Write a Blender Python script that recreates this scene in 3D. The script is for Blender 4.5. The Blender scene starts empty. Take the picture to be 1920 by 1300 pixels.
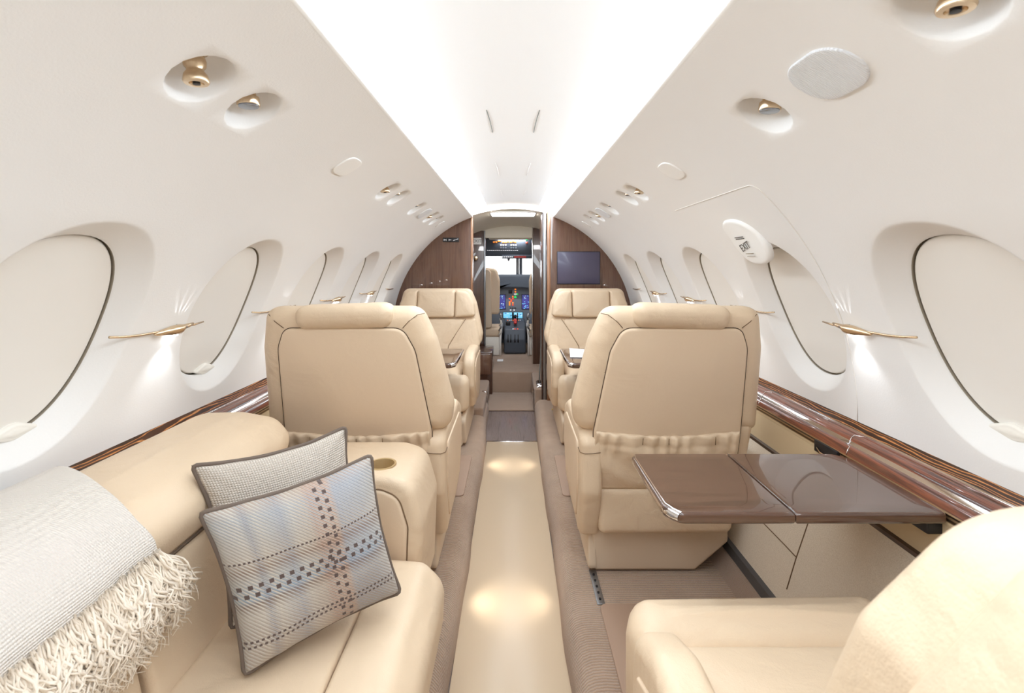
import bpy, bmesh, math, random
from mathutils import Vector, Matrix
random.seed(7)
SC = bpy.context.scene
COL = SC.collection
pi = math.pi

# ------------------------------------------------------------------ camera
CAMZ = 1.15
F = 864.0
cd = bpy.data.cameras.new('camera'); cam = bpy.data.objects.new('camera', cd); COL.objects.link(cam)
cd.sensor_width = 36.0; cd.lens = F / 1920 * 36.0
cd.shift_x = -2 / 1920.0; cd.shift_y = -150 / 1920.0
cd.clip_start = 0.02; cd.clip_end = 60
cam.location = (0, 0, CAMZ); cam.rotation_euler = (pi / 2, 0, 0)
cd.dof.use_dof = True; cd.dof.focus_distance = 1.5; cd.dof.aperture_fstop = 8.0
SC.camera = cam

# ------------------------------------------------------------------ world, view
w = bpy.data.worlds.new('world'); SC.world = w; w.use_nodes = True
wb = w.node_tree.nodes['Background']
wb.inputs[0].default_value = (0.93, 0.96, 1.0, 1); wb.inputs[1].default_value = 2.6
vs = SC.view_settings
vs.view_transform = 'Standard'; vs.look = 'None'; vs.gamma = 1.0; vs.use_curve_mapping = False
vs.exposure = .66
cy = SC.cycles
cy.max_bounces = 10; cy.diffuse_bounces = 6; cy.glossy_bounces = 4; cy.transmission_bounces = 6
cy.use_denoising = True
cy.sample_clamp_indirect = 6.0
CEIL_EMIT = 6.2

def area(name, loc, rot, sx, sy, power, col=(1, 1, 1), spread=None):
    ld = bpy.data.lights.new(name, 'AREA'); ld.shape = 'RECTANGLE'; ld.size = sx; ld.size_y = sy
    ld.energy = power; ld.color = col
    if spread: ld.spread = spread
    o = bpy.data.objects.new(name, ld); COL.objects.link(o); o.location = loc; o.rotation_euler = rot
    return o
def spot(name, loc, target, power, size, blend=.8, col=(1, 1, 1), rad=.006):
    ld = bpy.data.lights.new(name, 'SPOT'); ld.energy = power; ld.spot_size = size; ld.spot_blend = blend
    ld.color = col; ld.shadow_soft_size = rad
    o = bpy.data.objects.new(name, ld); COL.objects.link(o); o.location = loc
    d = Vector(target) - Vector(loc); o.rotation_euler = d.to_track_quat('-Z', 'Y').to_euler()
    return o
# courtesy lamps low in the carpeted aisle kerbs, washing across the floor runner
for yy, pw in ((1.57, 1.0), (2.66, 1.2), (.40, .8)):
    spot('aisle_light', (-.163, yy, .098), (.0, yy, 0), pw * .62, math.radians(112), 1.0, (1, .95, .86), .02)
    spot('aisle_light', (.149, yy, .098), (-.02, yy, 0), pw * .42, math.radians(112), 1.0, (1, .95, .86), .02)
# fill light added to brighten the dim cockpit, not a fitted lamp
area('cockpit_fill', (0, 4.95, 1.47), (math.radians(20), 0, 0),   .3, .1, 5.0, (.95, .97, 1))

# ------------------------------------------------------------------ materials
def srgb(r, g, b):
    f = lambda c: (c / 255 / 12.92) if c / 255 <= .04045 else ((c / 255 + .055) / 1.055) ** 2.4
    return (f(r), f(g), f(b), 1)
class NT:
    def __init__(s, name):
        s.m = bpy.data.materials.new(name); s.m.use_nodes = True
        s.t = s.m.node_tree; s.p = s.t.nodes['Principled BSDF']; s.out = s.t.nodes['Material Output']
    def n(s, ty, **kw):
        nd = s.t.nodes.new(ty)
        for k, v in kw.items(): setattr(nd, k, v)
        return nd
    def l(s, a, b): s.t.links.new(a, b)
    def math(s, op, a, b=None, c=None):
        nd = s.n('ShaderNodeMath', operation=op)
        for i, x in enumerate((a, b, c)):
            if x is None: continue
            if isinstance(x, (int, float)): nd.inputs[i].default_value = x
            else: s.l(x, nd.inputs[i])
        return nd.outputs[0]
    def mix(s, f, a, b):
        nd = s.n('ShaderNodeMix', data_type='RGBA')
        if isinstance(f, (int, float)): nd.inputs[0].default_value = f
        else: s.l(f, nd.inputs[0])
        for k, x in ((6, a), (7, b)):
            if isinstance(x, tuple): nd.inputs[k].default_value = x
            else: s.l(x, nd.inputs[k])
        return nd.outputs[2]
    def coord(s, scale=(1, 1, 1), rot=(0, 0, 0), kind='Object'):
        tc = s.n('ShaderNodeTexCoord'); mp = s.n('ShaderNodeMapping')
        mp.inputs['Scale'].default_value = scale; mp.inputs['Rotation'].default_value = rot
        s.l(tc.outputs[kind], mp.inputs[0]); return mp.outputs[0]
    def noise(s, vec, scale, detail=2, rough=.5, dist=0):
        nd = s.n('ShaderNodeTexNoise'); s.l(vec, nd.inputs['Vector'])
        nd.inputs['Scale'].default_value = scale; nd.inputs['Detail'].default_value = detail
        nd.inputs['Roughness'].default_value = rough; nd.inputs['Distortion'].default_value = dist
        return nd.outputs[0]
    def wave(s, vec, scale, dist=0, detail=2, dscale=1, axis='X', prof='SIN'):
        nd = s.n('ShaderNodeTexWave', bands_direction=axis, wave_profile=prof); s.l(vec, nd.inputs['Vector'])
        nd.inputs['Scale'].default_value = scale; nd.inputs['Distortion'].default_value = dist
        nd.inputs['Detail'].default_value = detail; nd.inputs['Detail Scale'].default_value = dscale
        return nd.outputs['Fac']
    def ramp(s, f, stops, interp='LINEAR'):
        nd = s.n('ShaderNodeValToRGB'); s.l(f, nd.inputs[0]); cr = nd.color_ramp; cr.interpolation = interp
        while len(cr.elements) < len(stops): cr.elements.new(.5)
        for e, (p, c) in zip(cr.elements, stops): e.position = p; e.color = c
        return nd.outputs[0]
    def bump(s, h, strength=.3, dist=.01):
        nd = s.n('ShaderNodeBump'); nd.inputs['Strength'].default_value = strength
        nd.inputs['Distance'].default_value = dist; s.l(h, nd.inputs['Height'])
        s.l(nd.outputs[0], s.p.inputs['Normal']); return nd
    def set(s, col=None, rough=None, metal=None, spec=None, coat=None, coatr=.03, emit=None, es=0, sheen=None):
        p = s.p.inputs
        if col is not None:
            if isinstance(col, tuple): p['Base Color'].default_value = col
            else: s.l(col, p['Base Color'])
        if rough is not None: p['Roughness'].default_value = rough
        if metal is not None: p['Metallic'].default_value = metal
        if spec is not None: p['Specular IOR Level'].default_value = spec
        if coat is not None: p['Coat Weight'].default_value = coat; p['Coat Roughness'].default_value = coatr
        if emit is not None: p['Emission Color'].default_value = emit; p['Emission Strength'].default_value = es
        if sheen is not None: p['Sheen Weight'].default_value = sheen
        return s.m
def plain(name, col, rough=.5, **kw): return NT(name).set(col=col, rough=rough, **kw)

def leather(name, col, rough=.42, wr=.25):
    a = NT(name); v = a.coord()
    big = a.noise(v, 3.0, 2); fine = a.noise(v, 420, 2, .6); mid = a.noise(v, 14, 3, .55, .6)
    c2 = tuple(min(1, x * 1.07) for x in col[:3]) + (1,)
    c1 = tuple(x * .94 for x in col[:3]) + (1,)
    wr_ = a.noise(a.coord((1, 1, 1), (.5, .7, .3)), 5.5, 2, .5, 1.6)
    h = a.math('ADD', a.math('MULTIPLY', fine, .12), a.math('ADD', a.math('MULTIPLY', mid, .8), a.math('MULTIPLY', wr_, 1.6)))
    a.bump(h, wr, .011)
    return a.set(col=a.mix(big, c1, c2), rough=rough, spec=.45)
M = {}
M['leather'] = leather('cabin_leather', srgb(219, 196, 168), .45, .4)
M['leather_panel'] = leather('panel_leather', srgb(221, 198, 171), .5, .14)
M['leather_dark'] = leather('skirt_leather', srgb(214, 194, 170), .55, .12)
M['seam'] = plain('seam_thread', srgb(120, 95, 70), .8)
M['seamd'] = plain('seam_gap', srgb(96, 78, 62), .9)
a = NT('wall_vinyl'); v = a.coord(); a.bump(a.noise(v, 260, 3, .6), .12, .002)
M['wall'] = a.set(col=a.mix(a.noise(v, 2.2, 3), srgb(236, 234, 232), srgb(241, 240, 239)), rough=.6, spec=.25)
M['shade'] = plain('shade_fabric', srgb(238, 234, 228), .7, spec=.2)
M['shade_tab'] = plain('shade_tab_plastic', srgb(242, 238, 230), .4)
M['groove'] = plain('groove_dark', srgb(160, 150, 134), .9)
M['white'] = plain('white_plastic', srgb(243, 242, 240), .35)
M['ceil'] = plain('ceiling_white', srgb(252, 253, 255), .6)
M['cove'] = plain('cove_diffuser', srgb(255, 255, 255), .5, emit=(.82, .92, 1, 1), es=CEIL_EMIT)
M['brass'] = plain('brass_champagne', srgb(226, 202, 170), .25, metal=1.0)
M['chrome'] = plain('chrome', srgb(225, 222, 222), .1, metal=1.0)
M['steel'] = plain('satin_steel', srgb(160, 162, 165), .35, metal=.9)
M['black'] = plain('black_plastic', srgb(28, 28, 32), .4)
M['lens'] = plain('lamp_lens', srgb(60, 64, 80), .1, coat=1)
M['grille'] = None
a = NT('speaker_cloth'); v = a.coord(); a.bump(a.wave(v, 95, 0, 0, 1, 'Y'), .5, .002)
M['grille'] = a.set(col=srgb(228, 229, 232), rough=.7)

def wood(name, stops, scale=(30, 1.2, 30), rough=.3, coat=1.0, ns=2.2, dist=1.2, coatr=.02):
    a = NT(name); v = a.coord(scale)
    n1 = a.noise(v, ns, 6, .62, dist)
    return a.set(col=a.ramp(n1, stops), rough=rough, coat=coat, coatr=coatr, spec=.5)
M['wood_red'] = wood('rosewood_gloss', [(.30, srgb(38, 20, 16)), (.43, srgb(92, 44, 28)), (.52, srgb(140, 76, 50)), (.60, srgb(84, 42, 30)), (.72, srgb(150, 96, 70))], (26, .7, 26))
a = NT('figured_veneer'); v = a.coord((20, 3.2, 30))
wv = a.wave(v, .9, 9.0, 3.5, 1.3, 'Z')
M['wood_fig'] = a.set(col=a.ramp(wv, [(.2, srgb(50, 28, 20)), (.38, srgb(140, 82, 44)), (.58, srgb(232, 158, 92)), (.82, srgb(70, 38, 26))]), rough=.3, coat=1.0)
M['wood_bulk'] = wood('bulkhead_veneer', [(.3, srgb(84, 56, 42)), (.5, srgb(114, 80, 62)), (.62, srgb(98, 66, 50)), (.78, srgb(136, 100, 78))], (14, 14, .8), .25, 1.0, 2.4, .8)
M['wood_dark'] = wood('vestibule_veneer', [(.3, srgb(50, 30, 22)), (.5, srgb(84, 54, 40)), (.75, srgb(66, 42, 32))], (16, 16, 1.0), .3, .8)
M['wood_edge'] = wood('jamb_veneer', [(.3, srgb(140, 92, 60)), (.6, srgb(176, 126, 88))], (16, 16, 1.0), .3, .8)
M['wood_table'] = wood('table_veneer', [(.3, srgb(60, 38, 28)), (.5, srgb(92, 64, 50)), (.7, srgb(74, 48, 38))], (1.0, 22, 22), .25, 1.0, 2.4, .6, .01)
M['wood_floor'] = wood('grey_plank', [(.3, srgb(98, 82, 76)), (.5, srgb(128, 112, 106)), (.7, srgb(110, 92, 86))], (22, 1.5, 10), .35, .3)
M['brass_stripe'] = None
a = NT('fluted_brass'); v = a.coord()
M['brass_stripe'] = a.set(col=a.ramp(a.wave(v, 34, 0, 0, 1, 'Z'), [(.3, srgb(96, 78, 58)), (.7, srgb(182, 156, 122))]), rough=.3, metal=.8)
# carpet
def carpet(name, c1, c2, rib=70, ribs=.8):
    a = NT(name); v = a.coord()
    r = a.wave(v, rib, 1.2, 2, 6, 'Y'); n = a.noise(v, 260, 3, .7)
    h = a.math('ADD', a.math('MULTIPLY', r, ribs), a.math('MULTIPLY', n, 1.0))
    a.bump(h, .9, .004)
    f = a.math('ADD', a.math('MULTIPLY', r, .45), a.math('MULTIPLY', a.noise(v, 9, 4), .6))
    return a.set(col=a.mix(f, c1, c2), rough=.95, spec=.1, sheen=.3)
M['carpet'] = carpet('ribbed_carpet', srgb(150, 122, 100), srgb(206, 178, 154), 38)
M['carpet_flat'] = carpet('low_carpet', srgb(156, 130, 110), srgb(184, 158, 138), 90, .3)
M['sidewall_fabric'] = None
a = NT('sidewall_fabric'); v = a.coord(); n = a.noise(v, 330, 3, .7); a.bump(n, .7, .003)
M['sidewall_fabric'] = a.set(col=a.mix(n, srgb(206, 190, 168), srgb(250, 240, 224)), rough=.95, spec=.1)
a = NT('floor_runner_vinyl'); v = a.coord(); a.bump(a.noise(v, 5, 2), .03, .02)
M['runner'] = a.set(col=srgb(206, 184, 156), rough=.28, spec=.4)
M['mat_leather'] = leather('brown_mat_leather', srgb(168, 140, 120), .55, .08)
M['rail'] = plain('seat_track_rubber', srgb(84, 82, 82), .6)
M['darktrim'] = wood('dark_strip', [(.3, srgb(40, 26, 20)), (.6, srgb(80, 54, 40))], (20, 1, 20))
M['beige'] = plain('beige_laminate', srgb(206, 186, 152), .5)
M['paper'] = plain('paper', srgb(240, 240, 242), .6)
M['screen_off'] = plain('dark_screen', srgb(84, 80, 104), .35, coat=.3, coatr=.1)
M['cockpit'] = plain('cockpit_grey', srgb(124, 132, 144), .5)
M['cockpit_dk'] = plain('cockpit_dark', srgb(78, 86, 98), .5)
M['cream'] = plain('cream_liner', srgb(226, 218, 200), .6)
M['grey_belt'] = plain('grey_webbing', srgb(130, 132, 128), .7)
M['yellow'] = plain('yellow_tag', srgb(232, 200, 40), .5)
def glow(name, col, s): return plain(name, col, .4, emit=col, es=s)
M['g_orange'] = glow('lit_amber', srgb(255, 130, 40), .8)
M['g_red'] = glow('lit_red', srgb(255, 80, 40), .6)
M['g_green'] = glow('lit_green', srgb(40, 225, 110), .5)
M['g_white'] = glow('lit_white', srgb(235, 235, 240), .35)
M['g_blue'] = glow('lit_display_blue', srgb(72, 70, 150), .35)
M['g_cyan'] = glow('lit_display_cyan', srgb(120, 200, 235), .5)
M['red'] = plain('red_plastic', srgb(206, 48, 44), .4)
M['lamp_on'] = plain('lit_lamp', srgb(255, 255, 255), .4, emit=(.9, .95, 1, 1), es=25)
M['ink'] = plain('ink', srgb(96, 92, 88), .6)
M['cord'] = plain('brown_piping', srgb(108, 94, 84), .85)
a = NT('woven_greige'); v = a.coord(kind='UV')
ww = a.math('MULTIPLY', a.wave(v, 20, 0, 0, 1, 'X'), a.wave(v, 20, 0, 0, 1, 'Y')); a.bump(ww, .8, .003)
M['woven'] = a.set(col=a.mix(ww, srgb(196, 184, 172), srgb(232, 224, 214)), rough=.9, spec=.1)
# plaid cushion
a = NT('plaid_weave')
tc = a.n('ShaderNodeTexCoord'); sp = a.n('ShaderNodeSeparateXYZ'); a.l(tc.outputs['UV'], sp.inputs[0]); U, V = sp.outputs[0], sp.outputs[1]
uv = tc.outputs['UV']
rowc = a.ramp(V, [(0, srgb(196, 184, 170)), (.22, srgb(186, 174, 162)), (.33, srgb(204, 196, 184)), (.40, srgb(126, 104, 90)), (.43, srgb(150, 172, 190)), (.53, srgb(184, 186, 184)), (.60, srgb(142, 118, 102)), (.66, srgb(200, 188, 172)), (.80, srgb(186, 186, 184)), (.92, srgb(176, 182, 188)), (1, srgb(196, 172, 152))])
colc = a.ramp(U, [(0, srgb(176, 182, 188)), (.14, srgb(206, 200, 190)), (.18, srgb(86, 104, 136)), (.23, srgb(198, 190, 176)), (.36, srgb(92, 116, 150)), (.42, srgb(190, 182, 170)), (.50, srgb(176, 150, 128)), (.54, srgb(158, 84, 44)), (.66, srgb(170, 102, 60)), (.69, srgb(96, 122, 160)), (.86, srgb(130, 150, 178)), (1, srgb(196, 190, 182))])
dg = a.math('ADD', a.math('MULTIPLY', U, 1.0), a.math('MULTIPLY', V, 1.0))
tw = a.math('SINE', a.math('MULTIPLY', dg, 2 * pi * 40)); tw01 = a.n('ShaderNodeClamp'); a.l(a.math('MULTIPLY_ADD', tw, 1.1, .55), tw01.inputs[0]); tw01 = tw01.outputs[0]
c = a.mix(tw01, rowc, colc)
c = a.mix(a.math('GREATER_THAN', a.math('SINE', a.math('MULTIPLY', dg, 2 * pi * 40)), .62), c, a.mix(.6, c, srgb(236, 228, 216)))
nz = a.noise(uv, 60, 3, .7); c = a.mix(a.math('MULTIPLY', nz, .18), c, srgb(214, 208, 200))
def band(x, c0, hw): return a.math('LESS_THAN', a.math('ABSOLUTE', a.math('SUBTRACT', x, c0)), hw)
def dash(x, n, duty, ph=0.0): return a.math('LESS_THAN', a.math('FRACT', a.math('ADD', a.math('MULTIPLY', x, n), ph)), duty)
dk = None
for (vc, hw, n, duty, ph) in ((.155, .007, 34, .55, 0), (.185, .007, 34, .55, .5), (.455, .013, 17, .45, 0), (.505, .013, 17, .45, .5), (.655, .006, 40, .55, 0)):
    k = a.math('MULTIPLY', band(V, vc, hw), dash(U, n, duty, ph)); dk = k if dk is None else a.math('MAXIMUM', dk, k)
for (uc, hw, n, duty, ph) in ((.585, .012, 17, .42, 0), (.635, .012, 17, .42, .5)):
    k = a.math('MULTIPLY', band(U, uc, hw), dash(V, n, duty, ph)); dk = a.math('MAXIMUM', dk, k)
c = a.mix(.26, c, srgb(112, 96, 84)); c = a.mix(dk, c, srgb(96, 82, 78)); a.bump(a.math('ADD', tw01, a.noise(uv, 120, 2)), .6, .002)
M['plaid'] = a.set(col=c, rough=.9, spec=.1, sheen=.2)
a = NT('throw_knit'); v = a.coord(); k = a.wave(v, 90, .6, 2, 4, 'Z'); k2 = a.wave(v, 90, .6, 2, 4, 'Y')
a.bump(a.math('ADD', k, k2), .7, .003)
M['throw'] = a.set(col=srgb(241, 232, 222), rough=.95, spec=.1, sheen=.3)
M['fringe'] = plain('fringe_yarn', srgb(242, 230, 214), .95, spec=.1, sheen=.3)

# ------------------------------------------------------------------ mesh helpers
def link(name, me, parent=None):
    o = bpy.data.objects.new(name, me); COL.objects.link(o)
    if parent is not None: o.parent = parent
    return o
def mesh(name, vs, fs, mat, parent=None, smooth=True, fm=None, uvs=None, fixn=True):
    me = bpy.data.meshes.new(name); me.from_pydata([tuple(x) for x in vs], [], fs)
    for m_ in (mat if isinstance(mat, list) else [mat]): me.materials.append(m_)
    if uvs is not None:
        lay = me.uv_layers.new(name='UVMap')
        for lp in me.loops: lay.data[lp.index].uv = uvs[lp.vertex_index]
    if fm is not None: me.polygons.foreach_set('material_index', fm)
    if fixn:
        bm = bmesh.new(); bm.from_mesh(me); bmesh.ops.recalc_face_normals(bm, faces=bm.faces); bm.to_mesh(me); bm.free()
    if smooth: me.polygons.foreach_set('use_smooth', [True] * len(me.polygons))
    me.update()
    return link(name, me, parent)
def tag(o, label=None, cat=None, group=None, kind=None):
    if label: o['label'] = label
    if cat: o['category'] = cat
    if group: o['group'] = group
    if kind: o['kind'] = kind
    return o
def struct(o): o['kind'] = 'structure'; return o
def empty(name, loc, rz=0):
    o = bpy.data.objects.new(name, None); COL.objects.link(o); o.location = loc; o.rotation_euler = (0, 0, rz)
    o.empty_display_size = .05; return o
def autos(o, ang=40):
    me = o.data
    bm = bmesh.new(); bm.from_mesh(me)
    for e in bm.edges:
        if len(e.link_faces) == 2 and e.calc_face_angle(0) > math.radians(ang): e.smooth = False
    bm.to_mesh(me); bm.free(); return o
def box(name, x0, x1, y0, y1, z0, z1, mat, parent=None, bev=.004, seg=2, rot=None, piv=None):
    bm = bmesh.new(); bmesh.ops.create_cube(bm, size=1)
    for v in bm.verts: v.co = Vector(((x0 + x1) / 2 + v.co.x * (x1 - x0), (y0 + y1) / 2 + v.co.y * (y1 - y0), (z0 + z1) / 2 + v.co.z * (z1 - z0)))
    if bev > 0: bmesh.ops.bevel(bm, geom=bm.edges[:], offset=bev, segments=seg, affect='EDGES', profile=.5)
    if rot is not None:
        p = Vector(piv if piv else ((x0 + x1) / 2, (y0 + y1) / 2, (z0 + z1) / 2))
        for v in bm.verts: v.co = rot @ (v.co - p) + p
    me = bpy.data.meshes.new(name); bm.to_mesh(me); bm.free(); me.materials.append(mat)
    me.polygons.foreach_set('use_smooth', [True] * len(me.polygons))
    return autos(link(name, me, parent), 50)
def inset(ol, d):
    if isinstance(ol, OL): return ol.ins(d)
    n = len(ol); r = []
    A = sum(ol[i][0] * ol[(i + 1) % n][1] - ol[(i + 1) % n][0] * ol[i][1] for i in range(n))
    sg = 1 if A > 0 else -1
    for i in range(n):
        p0, p1, p2 = ol[i - 1], ol[i], ol[(i + 1) % n]
        e1 = Vector((p1[0] - p0[0], p1[1] - p0[1])); e2 = Vector((p2[0] - p1[0], p2[1] - p1[1]))
        if e1.length < 1e-9 or e2.length < 1e-9: r.append(p1); continue
        e1.normalize(); e2.normalize()
        n1 = Vector((-e1.y, e1.x)) * sg; n2 = Vector((-e2.y, e2.x)) * sg
        nn = n1 + n2
        if nn.length < 1e-6: nn = n1
        nn.normalize(); k = d / max(.5, nn.dot(n1))
        r.append((p1[0] + nn.x * k, p1[1] + nn.y * k))
    return r
class OL(list):
    """rounded outline that can be offset inwards cleanly"""
    def __init__(s_, corners):
        s_.c = corners; s_.seg = None; s_.extend(s_.ins(0))
    def ins(s_, d):
        arcs = []
        for (p, bis, half, c, rr, dirs, convex) in s_.c:
            if convex and rr < d: arcs.append([p + bis * (d / math.sin(half))] * len(dirs))
            elif convex: arcs.append([c + u * (rr - d) for u in dirs])
            else: arcs.append([c + u * (rr + d) for u in dirs])
        if s_.seg is None:
            s_.seg = [int((arcs[(i + 1) % len(arcs)][0] - arcs[i][-1]).length / .03) for i in range(len(arcs))]
        out = []
        for i, A in enumerate(arcs):
            out += [(q.x, q.y) for q in A]; B_ = arcs[(i + 1) % len(arcs)][0]; m_ = s_.seg[i]
            for k in range(1, m_ + 1):
                q = A[-1].lerp(B_, k / (m_ + 1)); out.append((q.x, q.y))
        return out
def rpoly(pts, rad, n=6):
    """polygon with filleted corners; rad = number or list"""
    N = len(pts); corners = []
    AR = sum(pts[i][0] * pts[(i + 1) % N][1] - pts[(i + 1) % N][0] * pts[i][1] for i in range(N))
    for i in range(N):
        r = rad[i] if isinstance(rad, (list, tuple)) else rad
        p = Vector(pts[i]); a_ = Vector(pts[i - 1]) - p; b_ = Vector(pts[(i + 1) % N]) - p
        r = max(r, 1e-4)
        la, lb = a_.length, b_.length; a_.normalize(); b_.normalize()
        ang = a_.angle(b_); t = r / math.tan(ang / 2); t = min(t, la * .49, lb * .49); rr = t * math.tan(ang / 2)
        bis = (a_ + b_).normalized(); c = p + bis * (rr / math.sin(ang / 2))
        s_ = p + a_ * t - c; e_ = p + b_ * t - c
        a0 = math.atan2(s_.y, s_.x); a1 = math.atan2(e_.y, e_.x); d = a1 - a0
        while d > pi: d -= 2 * pi
        while d < -pi: d += 2 * pi
        corners.append((p, bis, ang / 2, c, rr, [Vector((math.cos(a0 + d * k / n), math.sin(a0 + d * k / n))) for k in range(n + 1)], d * AR > 0))
    return OL(corners)
def puff(name, ol, w0, w1, r0, r1, mat, parent=None, fmap=None, c0=0, c1=0, n=5, cap=4, disp=None, fmt=None):
    """solid from a closed outline, back at w0, front at w1, rounded edges, crowned caps"""
    sg = 1 if w1 > w0 else -1
    rings = []; N = len(ol)
    cx = sum(p[0] for p in ol) / N; cyy = sum(p[1] for p in ol) / N
    ib = inset(ol, r0); jf = inset(ol, r1)
    for k in range(1, cap + 1):
        t = k / cap; rings.append([(cx + (p[0] - cx) * t, cyy + (p[1] - cyy) * t, w0 - sg * c0 * (1 - t * t)) for p in ib])
    for k in range(1, n + 1):
        q = k / n * pi / 2; o = inset(ol, r0 * (1 - math.sin(q))); rings.append([(p[0], p[1], w0 + sg * r0 * (1 - math.cos(q))) for p in o])
    for k in range(0, n):
        q = k / n * pi / 2; o = inset(ol, r1 * (1 - math.cos(q))); rings.append([(p[0], p[1], w1 - sg * r1 * (1 - math.sin(q))) for p in o])
    for k in range(cap, 0, -1):
        t = k / cap; rings.append([(cx + (p[0] - cx) * t, cyy + (p[1] - cyy) * t, w1 + sg * c1 * (1 - t * t)) for p in jf])
    vs = []; fs = []
    for R_ in rings: vs += R_
    for k in range(len(rings) - 1):
        for i in range(N):
            a_, b_ = k * N + i, k * N + (i + 1) % N; fs.append((a_, b_, b_ + N, a_ + N))
    vs.append((cx, cyy, w0 - sg * c0)); vs.append((cx, cyy, w1 + sg * c1)); cb, cf = len(vs) - 2, len(vs) - 1
    L = (len(rings) - 1) * N
    for i in range(N): fs.append((cb, (i + 1) % N, i)); fs.append((cf, L + i, L + (i + 1) % N))
    if disp: vs = [disp(*v) for v in vs]
    if fmap: vs = [fmap(*v) for v in vs]
    o = mesh(name, vs, fs, mat, parent, fixn=False)
    bm = bmesh.new(); bm.from_mesh(o.data); bmesh.ops.remove_doubles(bm, verts=bm.verts, dist=2e-5)
    bmesh.ops.dissolve_degenerate(bm, dist=1e-5, edges=bm.edges); bmesh.ops.recalc_face_normals(bm, faces=bm.faces)
    bm.to_mesh(o.data); bm.free(); o.data.polygons.foreach_set('use_smooth', [True] * len(o.data.polygons))
    return o
def tube(name, pts, r, mat, parent=None, closed=False, ns=6, taper=None):
    pts = [Vector(p) for p in pts]; N = len(pts); vs = []; fs = []
    up = Vector((0.13, .07, 1)).normalized(); prev = None
    for i, p in enumerate(pts):
        if closed: t = pts[(i + 1) % N] - pts[i - 1]
        else: t = pts[min(i + 1, N - 1)] - pts[max(i - 1, 0)]
        t.normalize()
        if prev is None: x = t.cross(up); x = x if x.length > 1e-3 else t.cross(Vector((1, 0, 0)))
        else: x = prev - t * prev.dot(t)
        x.normalize(); prev = x; y = t.cross(x); rr = r[i] if isinstance(r, (list, tuple)) else r
        for k in range(ns): q = 2 * pi * k / ns; vs.append(p + (x * math.cos(q) + y * math.sin(q)) * rr)
    for i in range(N if closed else N - 1):
        for k in range(ns): a_ = i * ns + k; b_ = i * ns + (k + 1) % ns; c_ = ((i + 1) % N) * ns; fs.append((a_, b_, c_ + (k + 1) % ns, c_ + k))
    if not closed: fs.append(tuple(range(ns))); fs.append(tuple((N - 1) * ns + k for k in range(ns)))
    if name is None: return vs, fs
    return mesh(name, vs, fs, mat, parent)
def lathe(name, prof, mat, parent=None, ns=24, origin=(0, 0, 0), axis=None):
    """profile of (r, h) turned about an axis"""
    R_ = Vector((0, 0, 1)).rotation_difference(Vector(axis)).to_matrix() if axis is not None else Matrix.Identity(3)
    vs = []; fs = []; O = Vector(origin)
    for (r, h) in prof:
        for k in range(ns): q = 2 * pi * k / ns; vs.append(R_ @ Vector((r * math.cos(q), r * math.sin(q), h)) + O)
    for i in range(len(prof) - 1):
        for k in range(ns): fs.append((i * ns + k, i * ns + (k + 1) % ns, (i + 1) * ns + (k + 1) % ns, (i + 1) * ns + k))
    fs.append(tuple(range(ns))); fs.append(tuple((len(prof) - 1) * ns + k for k in range(ns)))
    return autos(mesh(name, vs, fs, mat, parent), 45)
def merge_into(parts):
    vs, fs = [], []
    for v, f in parts:
        o = len(vs); vs += list(v); fs += [tuple(i + o for i in q) for q in f]
    return vs, fs
def text(name, s, size, loc, rot, mat, parent=None, ext=.0005):
    cu = bpy.data.curves.new(name, 'FONT'); cu.body = s; cu.size = size; cu.extrude = ext; cu.align_x = 'CENTER'; cu.align_y = 'CENTER'
    cu.materials.append(mat); o = bpy.data.objects.new(name, cu); COL.objects.link(o)
    me_ = bpy.data.meshes.new_from_object(o); bpy.data.objects.remove(o); o = bpy.data.objects.new(name, me_); COL.objects.link(o)
    o.matrix_world = Matrix.Translation(loc) @ rot.to_4x4()
    if parent is not None: o.parent = parent; o.matrix_parent_inverse = Matrix.Translation(-Vector(parent.location))
    return o

# ------------------------------------------------------------------ cabin shell
RC, ZC = .925, .66
Y0, YB = -1.0, 3.545
def wp(side, y, s, d=0.0):
    th = s / RC; r = RC + d
    return Vector((side * r * math.sin(th), y, ZC + r * math.cos(th)))
def wn(side, s):   # outward
    th = s / RC; return Vector((side * math.sin(th), 0, math.cos(th)))
S0, S1 = RC * math.asin(.318 / RC), RC * math.acos((.735 - ZC) / RC)
WIN_Y = [.853, 1.398, 1.938, 2.473, 3.003, .313, -.227]
WS, WHY, WHS = 1.084, .150, .199
WSI = WS + .012
CUPS = {-1: [(.727, 'v'), (.873, 'l'), (1.80, 'v'), (1.965, 'l'), (2.34, 'l'), (2.74, 'v'), (2.93, 'l')],
        1: [(.52, 'v'), (.90, 'l'), (1.83, 'v'), (1.98, 'l'), (2.34, 'l'), (2.69, 'v'), (2.88, 'l')]}
CS = RC * math.asin(.49 / RC)
def smooth(t): t = max(0, min(1, t)); return t * t * (3 - 2 * t)
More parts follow.
